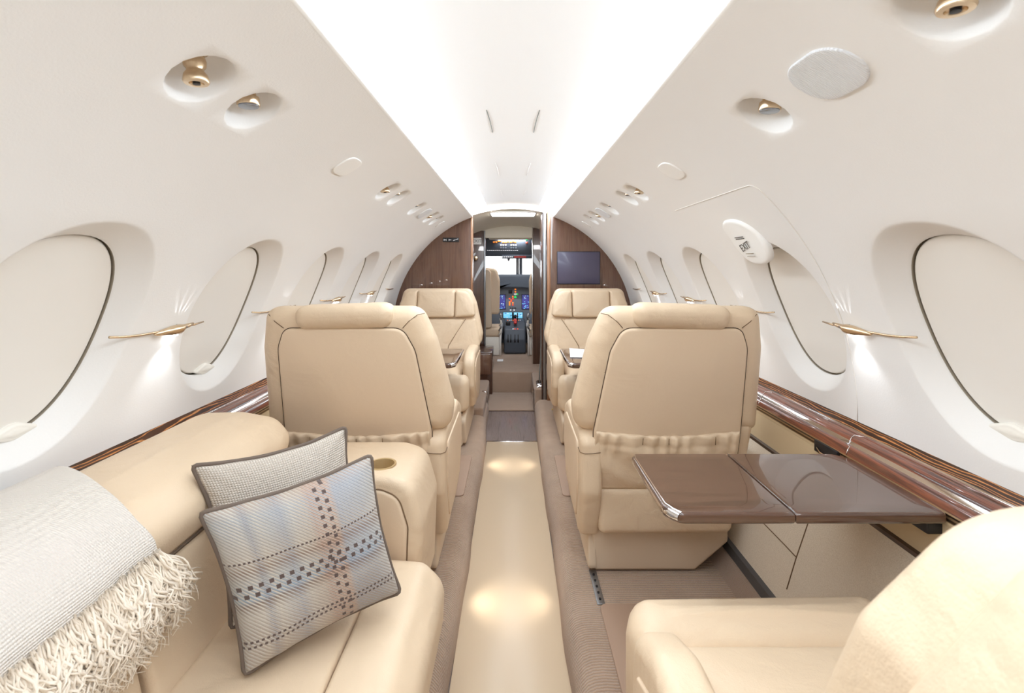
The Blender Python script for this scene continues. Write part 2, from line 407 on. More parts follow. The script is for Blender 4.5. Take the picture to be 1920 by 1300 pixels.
def make_wall(side, name):
    ys = set([Y0, YB]); ss = set([S0, S1])
    feats = []
    for y in WIN_Y: feats.append(('w', y - .232, y + .232, WS - .262, WS + .262, y, WS))
    for y, k in CUPS[side]: feats.append(('c', y - .062, y + .062, CS - .062, CS + .062, y, CS))
    for f in feats: ys |= {f[1], f[2]}; ss |= {f[3], f[4]}
    def fill(st, d):
        L = sorted(st); o = [L[0]]
        for x in L[1:]:
            n = max(1, math.ceil((x - o[-1]) / d)); a0 = o[-1]
            if x - a0 < 1e-6: continue
            for k in range(1, n + 1): o.append(a0 + (x - a0) * k / n)
        return o
    ys = fill(ys, .03); ss = fill(ss, .028); ny, ns = len(ys), len(ss)
    idx = lambda i, j: i * ns + j
    vs = [wp(side, y, s) for y in ys for s in ss]; fs = []; fm = []
    near = lambda L, x: min(range(len(L)), key=lambda i: abs(L[i] - x))
    fr = [(f, near(ys, f[1]), near(ys, f[2]), near(ss, f[3]), near(ss, f[4])) for f in feats]
    for i in range(ny - 1):
        for j in range(ns - 1):
            if any(a0 <= i < a1 and b0 <= j < b1 for (_, a0, a1, b0, b1) in fr): continue
            fs.append((idx(i, j), idx(i + 1, j), idx(i + 1, j + 1), idx(i, j + 1))); fm.append(0)
    for (f, a0, a1, b0, b1) in fr:
        bd = [(i, b0) for i in range(a0, a1)] + [(a1, j) for j in range(b0, b1)] + [(i, b1) for i in range(a1, a0, -1)] + [(a0, j) for j in range(b1, b0, -1)]
        yc, sc = f[5], f[6]; hy, hs = (f[2] - f[1]) / 2, (f[4] - f[3]) / 2
        # refine: two sub-directions per boundary cell beyond the first ring would break the weld; keep direct
        prev = [idx(i, j) for i, j in bd]
        ang = [math.atan2((ss[j] - sc) / hs, (ys[i] - yc) / hy) for i, j in bd]
        if f[0] == 'w':
            n = 2.15
            rings = []
            for t in (0, .06, .12, .2, .3, .5, .7, .9, 1.0):
                rings.append((.188 + (WHY - .188) * t, .252 + (WHS - .252) * t, .046 * ((t * t / .4) if t < .2 else (t - .1)) / .9, .012 * t, 0))
            rings += [(WHY + .001, WHS + .001, .052, .012, 1), (WHY + .003, WHS + .003, .064, .012, 1), (WHY * .9, WHS * .9, .066, .012, 1), (WHY * .5, WHS * .5, .066, .012, 1)]
        else:
            n = 2.0
            rings = [(.056, .056, 0, 0, 0), (.0535, .0535, .002, 0, 0), (.052, .052, .006, 0, 0), (.0495, .0495, .020, -.003, 0), (.046, .046, .036, -.007, 0), (.038, .038, .047, -.010, 0), (.022, .022, .051, -.011, 0), (.01, .01, .051, -.011, 0)]
        for (ay, as_, d, so, mi) in rings:
            cur = []
            for q in ang:
                c_, s_ = math.cos(q), math.sin(q); k = (abs(c_) ** n + abs(s_) ** n) ** (-1 / n)
                cur.append(len(vs)); vs.append(wp(side, yc + ay * c_ * k, sc + so + as_ * s_ * k, d))
            for i in range(len(cur)):
                j = (i + 1) % len(cur); fs.append((prev[i], prev[j], cur[j], cur[i])); fm.append(mi)
            prev = cur; last = (d, so)
        c = len(vs); vs.append(wp(side, yc, sc + last[1], last[0]))
        for i in range(len(prev)): fs.append((prev[i], prev[(i + 1) % len(prev)], c)); fm.append(mi)
    o = mesh(name, vs, fs, [M['wall'], M['groove']], None, fm=fm); struct(o); return o
make_wall(-1, 'wall_left'); make_wall(1, 'wall_right')

# windows: pulled-down shades with a tab at the bottom
k = 0
for side in (-1, 1):
    for wi, y in enumerate(WIN_Y[:6]):
        k += 1
        n = 2.15; ol = []
        for i in range(72):
            q = 2 * pi * i / 72; c_, s_ = math.cos(q), math.sin(q); kk = (abs(c_) ** n + abs(s_) ** n) ** (-1 / n)
            ol.append(((WHY - .0026) * c_ * kk, (WHS - .0026) * s_ * kk))
        fm_ = lambda u, v, w_, side=side, y=y: wp(side, y + u, WSI + v, .058 - w_)
        o = puff('window_%d' % k, ol, 0, .010, .001, .006, M['shade'], None, fm_, c1=.004); struct(o)
        # pull tab
        tb = rpoly([(-.052, 0), (0, -.019), (.052, 0), (0, .016)], [.004, .03, .004, .03], 6)
        fm2 = lambda u, v, w_, side=side, y=y: wp(side, y + .022 + u, WSI + .190 + v, .050 - w_)
        if not (side == 1 and wi == 1):
            puff('shade_tab', tb, 0, .014, .002, .006, M['shade_tab'], o, fm2, c1=.004)

# ceiling with a luminous cove strip along each edge
vs, fs, fm = [], [], []
prof = []
for i in range(17):
    t = -1 + 2 * i / 16; prof.append((.206 * t, 1.636 - .020 * t * t))
for yy in (Y0, .5, 2.0, YB + .03): vs += [(x, yy, z) for x, z in prof]
n_ = len(prof)
for j in range(3):
    for i in range(n_ - 1): fs.append((j * n_ + i, j * n_ + i + 1, (j + 1) * n_ + i + 1, (j + 1) * n_ + i))
struct(mesh('ceiling', vs, fs, M['ceil'], None))
for side, lab in ((-1, 'left'), (1, 'right')):
    P = [(.318, 1.5405), (.307, 1.556), (.292, 1.575), (.272, 1.594), (.240, 1.607), (.203, 1.6165)]
    vs = [(side * x, yy, z) for yy in (Y0 + .02, YB) for x, z in P]; n_ = len(P)
    fs = [(i, i + 1, n_ + i + 1, n_ + i) for i in range(n_ - 1)]
    o = mesh('cove_light', vs, fs, M['cove']); tag(o, 'long glowing white light strip along the %s edge of the ceiling' % lab, 'ceiling light', 'light strips along the ceiling')
    # lip between sidewall and cove
    P = [(.318, 1.5285), (.312, 1.530), (.309, 1.535), (.312, 1.541), (.321, 1.543), (.330, 1.535)]
    vs = [(side * x, yy, z) for yy in (Y0, YB) for x, z in P]; n_ = len(P)
    fs = [(i, i + 1, n_ + i + 1, n_ + i) for i in range(n_ - 1)]
    struct(mesh('trim_ceiling_lip_' + lab, vs, fs, M['white']))
# access panel outlines in the ceiling
for (y1, y2, hw) in ((1.42, 1.66, .082), (2.15, 2.45, .082), (2.9, 3.12, .082)):
    for sx in (-1, 1):
        z = 1.6335
        pts = [(sx * hw, y1, z), (sx * (hw - .006), (y1 + y2) / 2, z - .001), (sx * (hw - .008), y2, z)]
        o = tube('trim_ceiling_seam', pts, .0016, M['grey_belt'] if y1 < 2 else M['white'])
        struct(o)

# rear wall of the cabin (behind the camera)
pts = [(-.95, 0), (.95, 0), (.95, .66)] + [(RC * 1.03 * math.cos(q), .66 + RC * 1.03 * math.sin(q)) for q in [pi * i / 24 for i in range(1, 24)]] + [(-.95, .66)]
struct(puff('wall_back', pts, 0, .02, .001, .001, M['wall'], None, lambda u, v, w_: (u, Y0 - w_, v)))

# ledge mouldings
LP = [(.925, .742, 0), (.914, .714, 0), (.912, .7105, 4), (.908, .7095, 1), (.900, .7115, 1), (.890, .7100, 1), (.882, .7055, 1), (.876, .698, 1),
      (.871, .689, 4), (.869, .6905, 1), (.863, .6925, 1), (.857, .691, 1), (.852, .686, 1), (.848, .679, 1), (.846, .671, 1), (.845, .668, 2), (.848, .662, 2), (.846, .652, 2), (.848, .642, 3)]
for side, nm in ((-1, 'trim_1'), (1, 'trim_2')):
    vs, fs, fm = [], [], []
    ys = [Y0, 0, .8, 1.18, 1.6, 2.4, YB]
    for yy in ys: vs += [(side * x, yy, z) for x, z, _ in LP]
    n_ = len(LP)
    for j in range(len(ys) - 1):
        for i in range(n_ - 1):
            fs.append((j * n_ + i, j * n_ + i + 1, (j + 1) * n_ + i + 1, (j + 1) * n_ + i)); fm.append(LP[i + 1][2] if i else 0)
    o = struct(mesh(nm, vs, fs, [M['wood_fig'], M['wood_red'], M['brass_stripe'], M['beige'], M['chrome']], fm=fm)); autos(o, 35)
    for yy in ((.80, 1.18, 1.6) if side > 0 else (1.18, 2.3)):
        pts = [(side * (x - .0006), yy + (.02 if .86 < x < .9 else 0) - (.888 - x) * .25, z + .0006) for x, z, _ in LP[3:15]]
        struct(tube('trim_joint', pts, .0011, M['chrome']))
    # lower sidewall: laminate, dark strip, fabric, rubber rail, carpet kick
    W = [(.848, .642, 0), (.846, .556, 0), (.838, .553, 1), (.840, .542, 1), (.838, .538, 2), (.752, .204, 2), (.738, .200, 3), (.735, .168, 3), (.728, .166, 4), (.715, .14, 4), (.69, .117, 4)]
    vs, fs, fm = [], [], []
    ys = [Y0 + i * (YB - Y0) / 20 for i in range(21)]
    for yy in ys: vs += [(side * x, yy, z) for x, z, _ in W]
    n_ = len(W)
    for j in range(20):
        for i in range(n_ - 1): fs.append((j * n_ + i, j * n_ + i + 1, (j + 1) * n_ + i + 1, (j + 1) * n_ + i)); fm.append(W[i + 1][2])
    o = struct(mesh('wall_lower_left' if side < 0 else 'wall_lower_right', vs, fs, [M['beige'], M['darktrim'], M['sidewall_fabric'], M['rail'], M['carpet_flat']], fm=fm)); autos(o, 25)
def lw(y, z, d=.0008): return (.752 + (z - .204) * .2575 - d, y, z)
for pts in ([lw(1.285, .25), lw(1.28, .34), lw(1.27, .44), lw(1.262, .53)], [lw(1.28, .342), lw(1.34, .343), lw(1.5, .343), lw(1.9, .343)], [lw(.88, .24), lw(.89, .38), lw(.9, .53)]):
    struct(tube('trim_fabric_seam', pts, .0015, M['seam']))

# escape hatch outline
sd = lambda y, X: wp(1, y, RC * math.asin(X / RC), -.0006)
top = [wp(1, 1.72 - i * .045, RC * .7135, -.0008) for i in range(12)]
crn = [wp(1, 1.19 - .028 * math.sin(q), RC * .7135 + .03 * (1 - math.cos(q)), -.0008) for q in [pi / 2 * i / 6 for i in range(1, 7)]]
sidep = [wp(1, 1.162 + .07 * ((i / 14) ** 1.2), RC * .7135 + .03 + (S1 - RC * .7135 - .03) * i / 14, -.0008) for i in range(1, 15)]
o = struct(tube('door_1', top + crn + sidep, .0011, M['shade']))

# ------------------------------------------------------------------ floor
# dropped aisle floor, runner, raised side floors with rolled carpet kerb
struct(box('floor', -.40, .40, Y0, 4.2, -.04, 0, M['wood_floor'], bev=0))
def runner_z(y): return .004
o = box('floor_runner', -.172, .158, Y0 + .01, 3.01, .0005, .005, M['runner'], bev=.001)
tag(o, 'smooth beige vinyl runner covering the sunken aisle floor', 'floor runner')
box('edge_strip', -.172, .158, 3.008, 3.022, .0005, .007, M['chrome'], bev=.001)
tag(bpy.data.objects['edge_strip'], 'thin metal strip where the beige runner meets the wood floor', 'edge strip')
for side, xi, nm in ((-1, .171, 'floor_side_left'), (1, .157, 'floor_side_right')):
    W = [(xi, -.01), (xi + .001, .045), (xi + .004, .072), (xi + .013, .095), (xi + .027, .111), (xi + .045, .119), (xi + .07, .1215), (xi + .095, .120), (.72, .120)]
    vs, fs = [], []; ny = 60
    for j in range(ny + 1):
        yy = Y0 + (3.56 - Y0) * j / ny
        for i, (x, z) in enumerate(W):
            wob = .0035 * math.sin(yy * 7 + side) + .002 * math.sin(yy * 17)
            if yy > 3.0: wob += .02 * smooth((yy - 3.0) / .3) * (1 if i < 7 else 0) * (1 if side < 0 else .3)
            vs.append((side * (x + (wob if i < 7 else 0)), yy, z))
    n_ = len(W)
    for j in range(ny):
        for i in range(n_ - 1): fs.append((j * n_ + i, j * n_ + i + 1, (j + 1) * n_ + i + 1, (j + 1) * n_ + i))
    struct(mesh(nm, vs, fs, M['carpet']))
# leather step mats on the side floors
def floor_mat(x0, x1, y0, y1, lab):
    ol = rpoly([(x0, y0), (x1, y0), (x1, y1), (x0, y1)], .02, 5)
    tag(puff('floor_mat', ol, .1205, .1265, .0005, .003, M['mat_leather'], None, lambda u, v, w_: (u, v, w_)), lab, 'floor mat', 'brown leather mats by the seats')
floor_mat(.262, .70, -.3, 1.40, 'brown leather mat under the nearest right seat cushion')
floor_mat(.222, .42, 2.06, 2.50, 'brown leather mat between the two seats on the right')
floor_mat(-.42, -.222, 2.06, 2.50, 'brown leather mat between the two seats on the left')
# seat tracks
o = empty('seat_track', (.268, 0, .1205))
box('rail', -.012, .012, 1.40, 1.56, 0, .004, M['steel'], o, .001)
for i in range(5): lathe('stud', [(.004, 0), (.004, .003)], M['black'], o, 8, (0, 1.42 + i * .028, .004))
tag(o, 'short grey metal seat track on the carpet before the right leather mat', 'seat track')

# ------------------------------------------------------------------ brass shade rails with small lamps between the windows
def rail_lamp(side, y, lab, short=False):
    """origin at the body"""
    s_ = RC * math.acos((.995 - ZC) / RC)
    g = empty('wall_lamp', wp(side, y, s_)); O = g.location.copy()
    P = lambda dy, ds, d: wp(side, y + dy, s_ + ds, -d) - O
    tube('rod', [P(-.178, -.002, -.004), P(-.15, -.001, .0035), P(-.105, .002, .004), P(-.06, .001, .006), P(-.035, .0, .009)], .0028, M['brass'], g, ns=8)
    if not short:
        tube('rod', [P(.035, -.004, .010), P(.07, -.003, .008), P(.11, -.004, .004)], [.0035, .003, .0022], M['brass'], g, ns=8)
        b = tube('lamp_body', [P(-.062, .006, .006), P(-.055, .005, .007), P(-.035, .002, .010), P(-.01, .0, .013), P(.01, -.001, .013), P(.026, -.003, .011), P(.045, -.005, .010), P(.062, -.007, .008)], [.002, .0055, .0085, .0125, .012, .007, .0055, .003], M['brass'], g, ns=12)
        ln = [P(-.008 + i * .004, .0112, .013) for i in range(5)]
        tube('lamp_lens', ln, [.003, .0055, .006, .0055, .003], M['lamp_on'], g, ns=8)
        for i in range(5):
            tube('rib', [P(.002 + i * .006, -.011 + i * .001, .006), P(.004 + i * .006, -.0115 + i * .001, .016), P(.007 + i * .006, -.004, .024 - i * .0015)], .0009, M['steel'], g, ns=5)
        p = wp(side, y, s_ + .022, -.026); t = wp(side, y, s_ + .20, .0)
        spot('wall_lamp_bulb', p, t, .42, math.radians(84), 1.0, (.9, .95, 1), .005)
        if y < 2:      # light escaping through the slots in the top of the lamp
            for q in (-30, -10, 8, 26):
                q = math.radians(q); p = wp(side, y + .006 + .006 * math.sin(q), s_ - .0145, -.0045); t = wp(side, y + .008 + .06 * math.sin(q), s_ - .070, .0005)
                spot('wall_lamp_slot_light', p, t, .16, math.radians(11), .7, (.95, .97, 1), .0005)
    tag(g, lab, 'wall lamp', 'brass rail lamps on the %s wall' % ('left' if side < 0 else 'right'))
ordn = ['nearest the camera', 'second from the camera, rising behind the seat back', 'third from the camera', 'fourth from the camera', 'farthest, a plain rod by the bulkhead']
for side, sn in ((-1, 'left'), (1, 'right')):
    for i, y in enumerate((1.165, 1.705, 2.245, 2.775, 3.315)):
        rail_lamp(side, y, 'brass rail lamp on the %s wall, %s' % (sn, ordn[i]), i == 4)

# ------------------------------------------------------------------ overhead gaspers and reading lamps
nth = {'v': 0, 'l': 0}
NTH = ['nearest', 'second', 'third', 'fourth']
for side, sn in ((-1, 'left'), (1, 'right')):
    cnt = {'v': 0, 'l': 0}
    for (y, kd) in CUPS[side]:
        base = wp(side, y, CS - .012, .048); tl = Vector((-side * .10, 0, -1)).normalized()
        g = empty('air_vent' if kd == 'v' else 'reading_lamp', base)
        lathe('flange', [(.001, -.006), (.023, -.006), (.024, .0), (.020, .004), (.012, .006)], M['brass'], g, 28, (0, 0, 0), tl)
        if kd == 'v':
            lathe('nozzle', [(.010, .004), (.0145, .010), (.0165, .018), (.0155, .026), (.012, .031), (.0125, .034), (.0165, .040), (.0185, .050), (.0170, .053), (.0105, .0535), (.009, .050), (.0055, .049)], M['brass'], g, 28, (0, 0, 0), tl)
            lathe('outlet', [(.0055, .050), (.0052, .0545), (.003, .0548)], M['black'], g, 16, (0, 0, 0), tl)
            lab = '%s brass air vent nozzle recessed in the overhead panel on the %s' % (NTH[cnt[kd]], sn); cat = 'air vent'
        else:
            lathe('lamp_housing', [(.010, .004), (.0145, .008), (.0145, .018), (.0195, .022), (.020, .036), (.019, .038), (.0175, .0375)], M['brass'], g, 28, (0, 0, 0), tl)
            lathe('lens', [(.0185, .036), (.0178, .0388), (.010, .0395), (.001, .0397)], M['lens'], g, 24, (0, 0, 0), tl)
            lab = '%s reading lamp with dark lens in the %s overhead panel' % (NTH[cnt[kd]], sn); cat = 'reading lamp'
        cnt[kd] += 1
        tag(g, lab, cat, ('air vents' if kd == 'v' else 'reading lamps') + ' in the %s overhead panel' % sn)
def flush(name, side, y, s, hy, hs, mat, lab, cat, grp, n=2.6, rot=0.0, d=.004):
    ol = []
    for i in range(56):
        q = 2 * pi * i / 56; c_, s_ = math.cos(q), math.sin(q); kk = (abs(c_) ** n + abs(s_) ** n) ** (-1 / n)
        ol.append((hy * c_ * kk, hs * s_ * kk))
    if name == 'speaker_grille': ol = rpoly([(-hy, -hs), (hy, -hs), (hy, hs), (-hy, hs)], hs * .92, 10)
    o = puff(name, ol, -.001, d, .0005, .0025, mat, None, lambda u, v, w_: wp(side, y + u, s + v, -w_))
    return tag(o, lab, cat, grp)
o = flush('speaker_grille', 1, .712, CS - .006, .062, .047, M['grille'], 'large rounded white speaker grille in the right overhead panel', 'speaker', None, 2.7)
flush('light_cover', -1, 1.357, CS - .002, .050, .040, M['white'], 'white oval cover plate in the left overhead panel, nearest of three', 'cover plate', 'oval cover plates', 3)
flush('light_cover', 1, 1.42, CS - .002, .050, .040, M['white'], 'white oval cover plate in the right overhead panel above the hatch seam', 'cover plate', 'oval cover plates', 3)
flush('light_cover', -1, 2.545, CS, .055, .045, M['grille'], 'pale oval plate between the left overhead reading lamps near the bulkhead', 'cover plate', 'oval cover plates', 3)
flush('light_cover', 1, 2.515, CS, .055, .045, M['grille'], 'pale oval plate between the right overhead reading lamps near the bulkhead', 'cover plate', 'oval cover plates', 3)
flush('light_cover', -1, 3.14, CS + .01, .032, .036, M['white'], 'small farthest oval plate in the left overhead panel', 'cover plate', 'oval cover plates', 2.4)
flush('light_cover', 1, 3.14, CS + .01, .032, .036, M['white'], 'small farthest oval plate in the right overhead panel', 'cover plate', 'oval cover plates', 2.4)

# exit handle cover on the hatch
sE = RC * math.asin(.725 / RC); yE = 1.42
ol = []
for i in range(48):
    q = 2 * pi * i / 48; c_, s_ = math.cos(q), math.sin(q); ol.append((.088 * (abs(c_) ** .8) * (1 if c_ > 0 else -1), .083 * (abs(s_) ** .9) * (1 if s_ > 0 else -1)))
def fE(u, v, w_): return wp(1, yE + u - .22 * v, sE + v, -w_ - .014 * max(0, (v + .02)) / .083)
o = puff('exit_handle_cover', ol, -.012, .010, .001, .012, M['white'], None, fE, c1=.007)
tag(o, 'glossy white oval cover marked EXIT above the second right window', 'exit sign')
def text_wall(s, size, u, v, d, nm='lettering'):
    p = fE(u, v, d); nrm = -wn(1, sE + v); yax = (fE(u, v - .01, d) - fE(u, v + .01, d)).normalized(); xax = yax.cross(nrm).normalized()
    nrm = xax.cross(yax)
    R_ = Matrix((xax, yax, nrm)).transposed()
    t = text(nm, s, size, p, R_, M['ink'], None, .0003); t.parent = o; return t
text_wall('EXIT', .034, 0, .012, .0185)
for j, (v_, L_) in enumerate(((-.022, .05), (-.016, .05), (.036, .045), (.045, .045))):
    p1, p2 = [fE(u_, v_, .0178) for u_ in (-L_ / 2, L_ / 2)]
    tube('caption_line', [p1, (p1 + p2) / 2, p2], .0009 if j > 1 else .0014, M['ink'] if j < 2 else M['groove'], o, ns=4)

# ------------------------------------------------------------------ seats
T15 = math.tan(math.radians(14))
def seat(name, lab, ox, oy, face, side, full=True, grp=None, rec=14, zs=1.0):
    """side: +1 = aisle at local +x.  a = lateral towards the aisle, y forward, z up from the side floor"""
    g = empty(name, (ox, oy, .1215), 0 if face > 0 else pi); m = side
    T15 = math.tan(math.radians(rec)); lean = lambda z: -(z - .36) * T15
    B = lambda a_, z, w_: (m * a_, w_ + lean(z), .36 + (z - .36) * zs)                       # backrest space
    # padded rim / shell
    rim = rpoly([(-.294, .49), (.300, .49), (.312, .58), (.264, .80), (.22, .905), (-.250, .905), (-.276, .78)], [.03, .05, .08, .1, .05, .045, .1], 8)
    puff('backrest', rim, 0, .115, .05, .04, M['leather'], g, B, cap=5)
    core = rpoly([(-.262, .30), (.20, .26), (.21, .52), (-.272, .52)], .02)
    puff('back_core', core, .004, .11, .02, .02, M['leather'], g, B)
    # rear panel with dark seam
    pan = rpoly([(-.226, .27), (.238, .27), (.246, .50), (.206, .77), (.172, .842), (-.186, .842), (-.212, .78), (-.225, .5)], [.01, .01, .1, .1, .045, .035, .1, .1], 6)
    puff('rear_panel', pan, .03, -.010, .004, .010, M['leather_panel'], g, B, c1=.010, cap=6)
    tube('seam', [B(a_, z, -.0015) for a_, z in inset(pan, -.001)], .0014, M['seamd'], g, closed=True)
    # roll over the top
    tz = .915 if face > 0 else .896
    rl = rpoly([(-.150, .838), (.142, .838), (.144, tz), (-.148, tz)], .034, 7)
    puff('top_roll', rl, .08, -.026, .03, .034, M['leather'], g, B, disp=lambda a_, z, w_: (a_, z + .004 * math.sin(a_ * 9), w_))
    for (a_, z0, z1) in ((.232, .80, .835),):
        tube('stitch', [B(.172, .842, -.001), B(.19, .862, .0), B(.216, .882, .012), B(.235, .885, .03)], .0011, M['seam'], g, ns=4)
        tube('stitch', [B(-.188, .842, -.001), B(-.212, .862, .0), B(-.236, .884, .014)], .0011, M['seam'], g, ns=4)
    tube('stitch', [B(.214, .70, .0), B(.24, .698, .003), B(.268, .697, .018), B(.285, .70, .045)], .0011, M['seam'], g, ns=4)
    tube('stitch', [B(-.208, .66, .0), B(-.235, .658, .006), B(-.262, .657, .04)], .0011, M['seam'], g, ns=4)
    if face > 0:
        # gathered pocket
        nx, nz = 150, 26; vs, fs = [], []
        for j in range(nz + 1):
            for i in range(nx + 1):
                u = i / nx; v = j / nz; z = .505 - .205 * v
                a_ = -.216 + u * (.456 + .006 * v)
                ztop = -.012 * math.sin(pi * u) * (1 - v)
                bulge = math.sin(pi * u) ** .5 * math.sin(pi * min(1, v * 1.02 + .02)) ** .5
                band_ = 1 if v < .2 else 0
                rip = .0046 * math.sin(u * 62 + 2 * math.sin(u * 13)) * (1 if v < .2 else max(0, 1 - (v - .2) / .25)) + .0055 * math.sin(u * 17 + v * 9 + m) * math.sin(pi * v)
                rip += .007 * math.exp(-((u - .5 - .25 * (v - .3)) / .05) ** 2) * math.sin(pi * v)
                dip = -.005 * math.exp(-((v - .21) / .025) ** 2)
                e = min(1, min(u, 1 - u) / .03)
                w_ = -(.0205 + (.012 * bulge + rip + dip) * e)
                if v < .02: w_ = -.016
                vs.append(B(a_, z + ztop, w_))
        for j in range(nz):
            for i in range(nx): q = j * (nx + 1) + i; fs.append((q, q + 1, q + nx + 2, q + nx + 1))
        o = mesh('seat_pocket', vs, fs, M['leather'], g)
        md = o.modifiers.new('solid', 'SOLIDIFY'); md.thickness = .004
        for u in (.18, .5, .68):
            tube('stitch', [B(-.216 + u * .456, .497 - .012 * math.sin(pi * u), -.032), B(-.216 + u * .458, .466, -.037)], .0012, M['seam'], g, ns=4)
    # front faces
    hr_c = rpoly([(-.142, .70), (.118, .70), (.118, .898), (-.142, .898)], .02, 5)
    if face < 0 or not full:
        puff('headrest', hr_c, .09, .158, .01, .022, M['leather'], g, B, c1=.012)
        hw = rpoly([(.120, .70), (.262, .71), (.252, .80), (.205, .885), (.120, .896)], [.012, .02, .04, .06, .015], 6)
        puff('headrest_wing', hw, .07, .160, .02, .022, M['leather'], g, B, c1=.008)
        hw = rpoly([(-.264, .71), (-.144, .70), (-.144, .896), (-.225, .885), (-.262, .80)], [.02, .012, .015, .05, .04], 6)
        puff('headrest_wing', hw, .07, .160, .02, .022, M['leather'], g, B, c1=.008)
        bk = rpoly([(-.20, .36), (.20, .36), (.296, .50), (.290, .56), (.262, .692), (-.262, .692), (-.262, .5)], [.02, .02, .05, .04, .02, .02, .04], 6)
        puff('back_cushion', bk, .07, .138, .02, .024, M['leather'], g, B, c1=.004)
        cp = rpoly([(-.07, .38), (.07, .38), (.085, .50), (.195, .688), (-.205, .688), (-.09, .50)], [.02, .02, .05, .02, .02, .05], 6)
        puff('centre_panel', cp, .12, .147, .006, .012, M['leather'], g, B, c1=.010)
        tube('stitch', [B(.195, .688, .139), B(.14, .60, .142), B(.085, .50, .143), B(.072, .40, .143)], .0018, M['seam'], g, ns=4)
        tube('stitch', [B(-.205, .688, .139), B(-.15, .60, .142), B(-.09, .50, .143), B(-.072, .40, .143)], .0018, M['seam'], g, ns=4)
    # seat cushion: main pad and front roll
    H = lambda a_, y, w_: (m * a_, y, w_)
    mp = rpoly([(-.235, .09), (.205, .09), (.205, .50), (-.235, .50)], .025, 6)
    puff('seat_cushion', mp, .28, .392, .02, .03, M['leather'], g, H, c1=.016)
    fr = rpoly([(-.235, .485), (.262, .485), (.268, .56), (.245, .615), (-.22, .625), (-.24, .56)], [.02, .02, .04, .05, .04, .03], 6)
    puff('front_roll', fr, .20, .398, .03, .05, M['leather'], g, H, c1=.008)
    # base
    A = lambda a_, z, w_: (m * a_, w_, z)
    bs = rpoly([(-.11, .004), (.232, .004), (.242, .175), (-.222, .175), (-.222, .10)], [.012, .012, .01, .01, .02], 5)
    puff('base', bs, .035, .60, .012, .02, M['leather_dark'], g, A)
    sh = rpoly([(-.215, .150), (.222, .150), (.232, .305), (-.222, .305)], [.03, .02, .01, .01], 5)
    puff('rear_shroud', sh, -.012, .28, .022, .01, M['leather'], g, A)
    # arm on the aisle side
    S = lambda y, z, w_: (m * w_, y, z)
    am = rpoly([(.02, .13), (.36, .16), (.455, .30), (.445, .455), (.34, .50), (.0, .502), (-.045, .47), (-.045, .30)], [.02, .03, .05, .06, .1, .05, .04, .05], 7)
    puff('armrest', am, .218, .288, .018, .026, M['leather'], g, S)
    ip = inset(am, .052)
    puff('arm_panel', ip, .280, .2925, .002, .004, M['leather_panel'], g, S)
    tube('stitch', [S(-.046, .435, .225), S(-.0475, .432, .25), S(-.044, .43, .275), S(-.03, .43, .2885), S(.01, .432, .289)], .0012, M['seam'], g, ns=4)
    # aisle side cover of the base with latch
    sc_ = rpoly([(.02, .01), (.58, .01), (.62, .16), (.50, .20), (.06, .20)], [.02, .03, .03, .03, .02], 5)
    puff('side_cover', sc_, .225, .252, .004, .010, M['shade_tab'] if False else M['leather_dark'], g, S)
    tube('slot', [S(.15, .17, .2525), S(.19, .12, .2525)], .004, M['black'], g)
    tube('latch', [S(.165, .14, .255), S(.185, .135, .262), S(.19, .145, .264)], .004, M['chrome'], g)
    # wall side arm
    if not full:
        pass
    am2 = rpoly([(.03, .31), (.44, .31), (.50, .36), (.47, .44), (.02, .455), (-.02, .3)], [.02, .03, .03, .04, .04, .03], 6)
    puff('armrest', am2, -.268, -.232, .015, .015, M['leather'], g, S)
    if face < 0:
        # lap belt lying on the cushion
        pts = [(m * .15, .17, .418), (m * .10, .21, .424), (m * .02, .25, .424)]
        vs, fs = [], []
        for (x, y, z) in pts: vs += [(x, y - .022, z), (x, y + .022, z), (x, y + .022, z + .003), (x, y - .022, z + .003)]
        for i in range(2):
            for q in range(4): fs.append((i * 4 + q, i * 4 + (q + 1) % 4, i * 4 + 4 + (q + 1) % 4, i * 4 + 4 + q))
        mesh('seat_belt', vs, fs, M['leather_panel'], g)
        bx = box('buckle', m * .13 - .035, m * .13 + .035, .17, .215, .425, .455, M['leather'], g, .012, 3)
    tag(g, lab, 'aircraft seat', grp); return g
GS = 'cream leather cabin seats'
seat('cabin_seat', 'cream leather seat on the left with its back to us, behind the two cushions', -.506, 1.515, 1, 1, grp=GS)
seat('cabin_seat', 'cream leather seat on the right with its back to us, behind the open dark table', .504, 1.515, 1, -1, grp=GS)
seat('cabin_seat', 'cream leather seat facing us on the left, against the wooden bulkhead', -.52, 3.215, -1, -1, grp=GS, zs=.94)
seat('cabin_seat', 'cream leather seat facing us on the right, below the dark wall screen', .527, 3.215, -1, 1, grp=GS, zs=.94)
seat('cabin_seat', 'nearest cream leather seat cut off at the bottom right of the picture', .475, .29, 1, -1, full=False, grp=GS, rec=17.5)

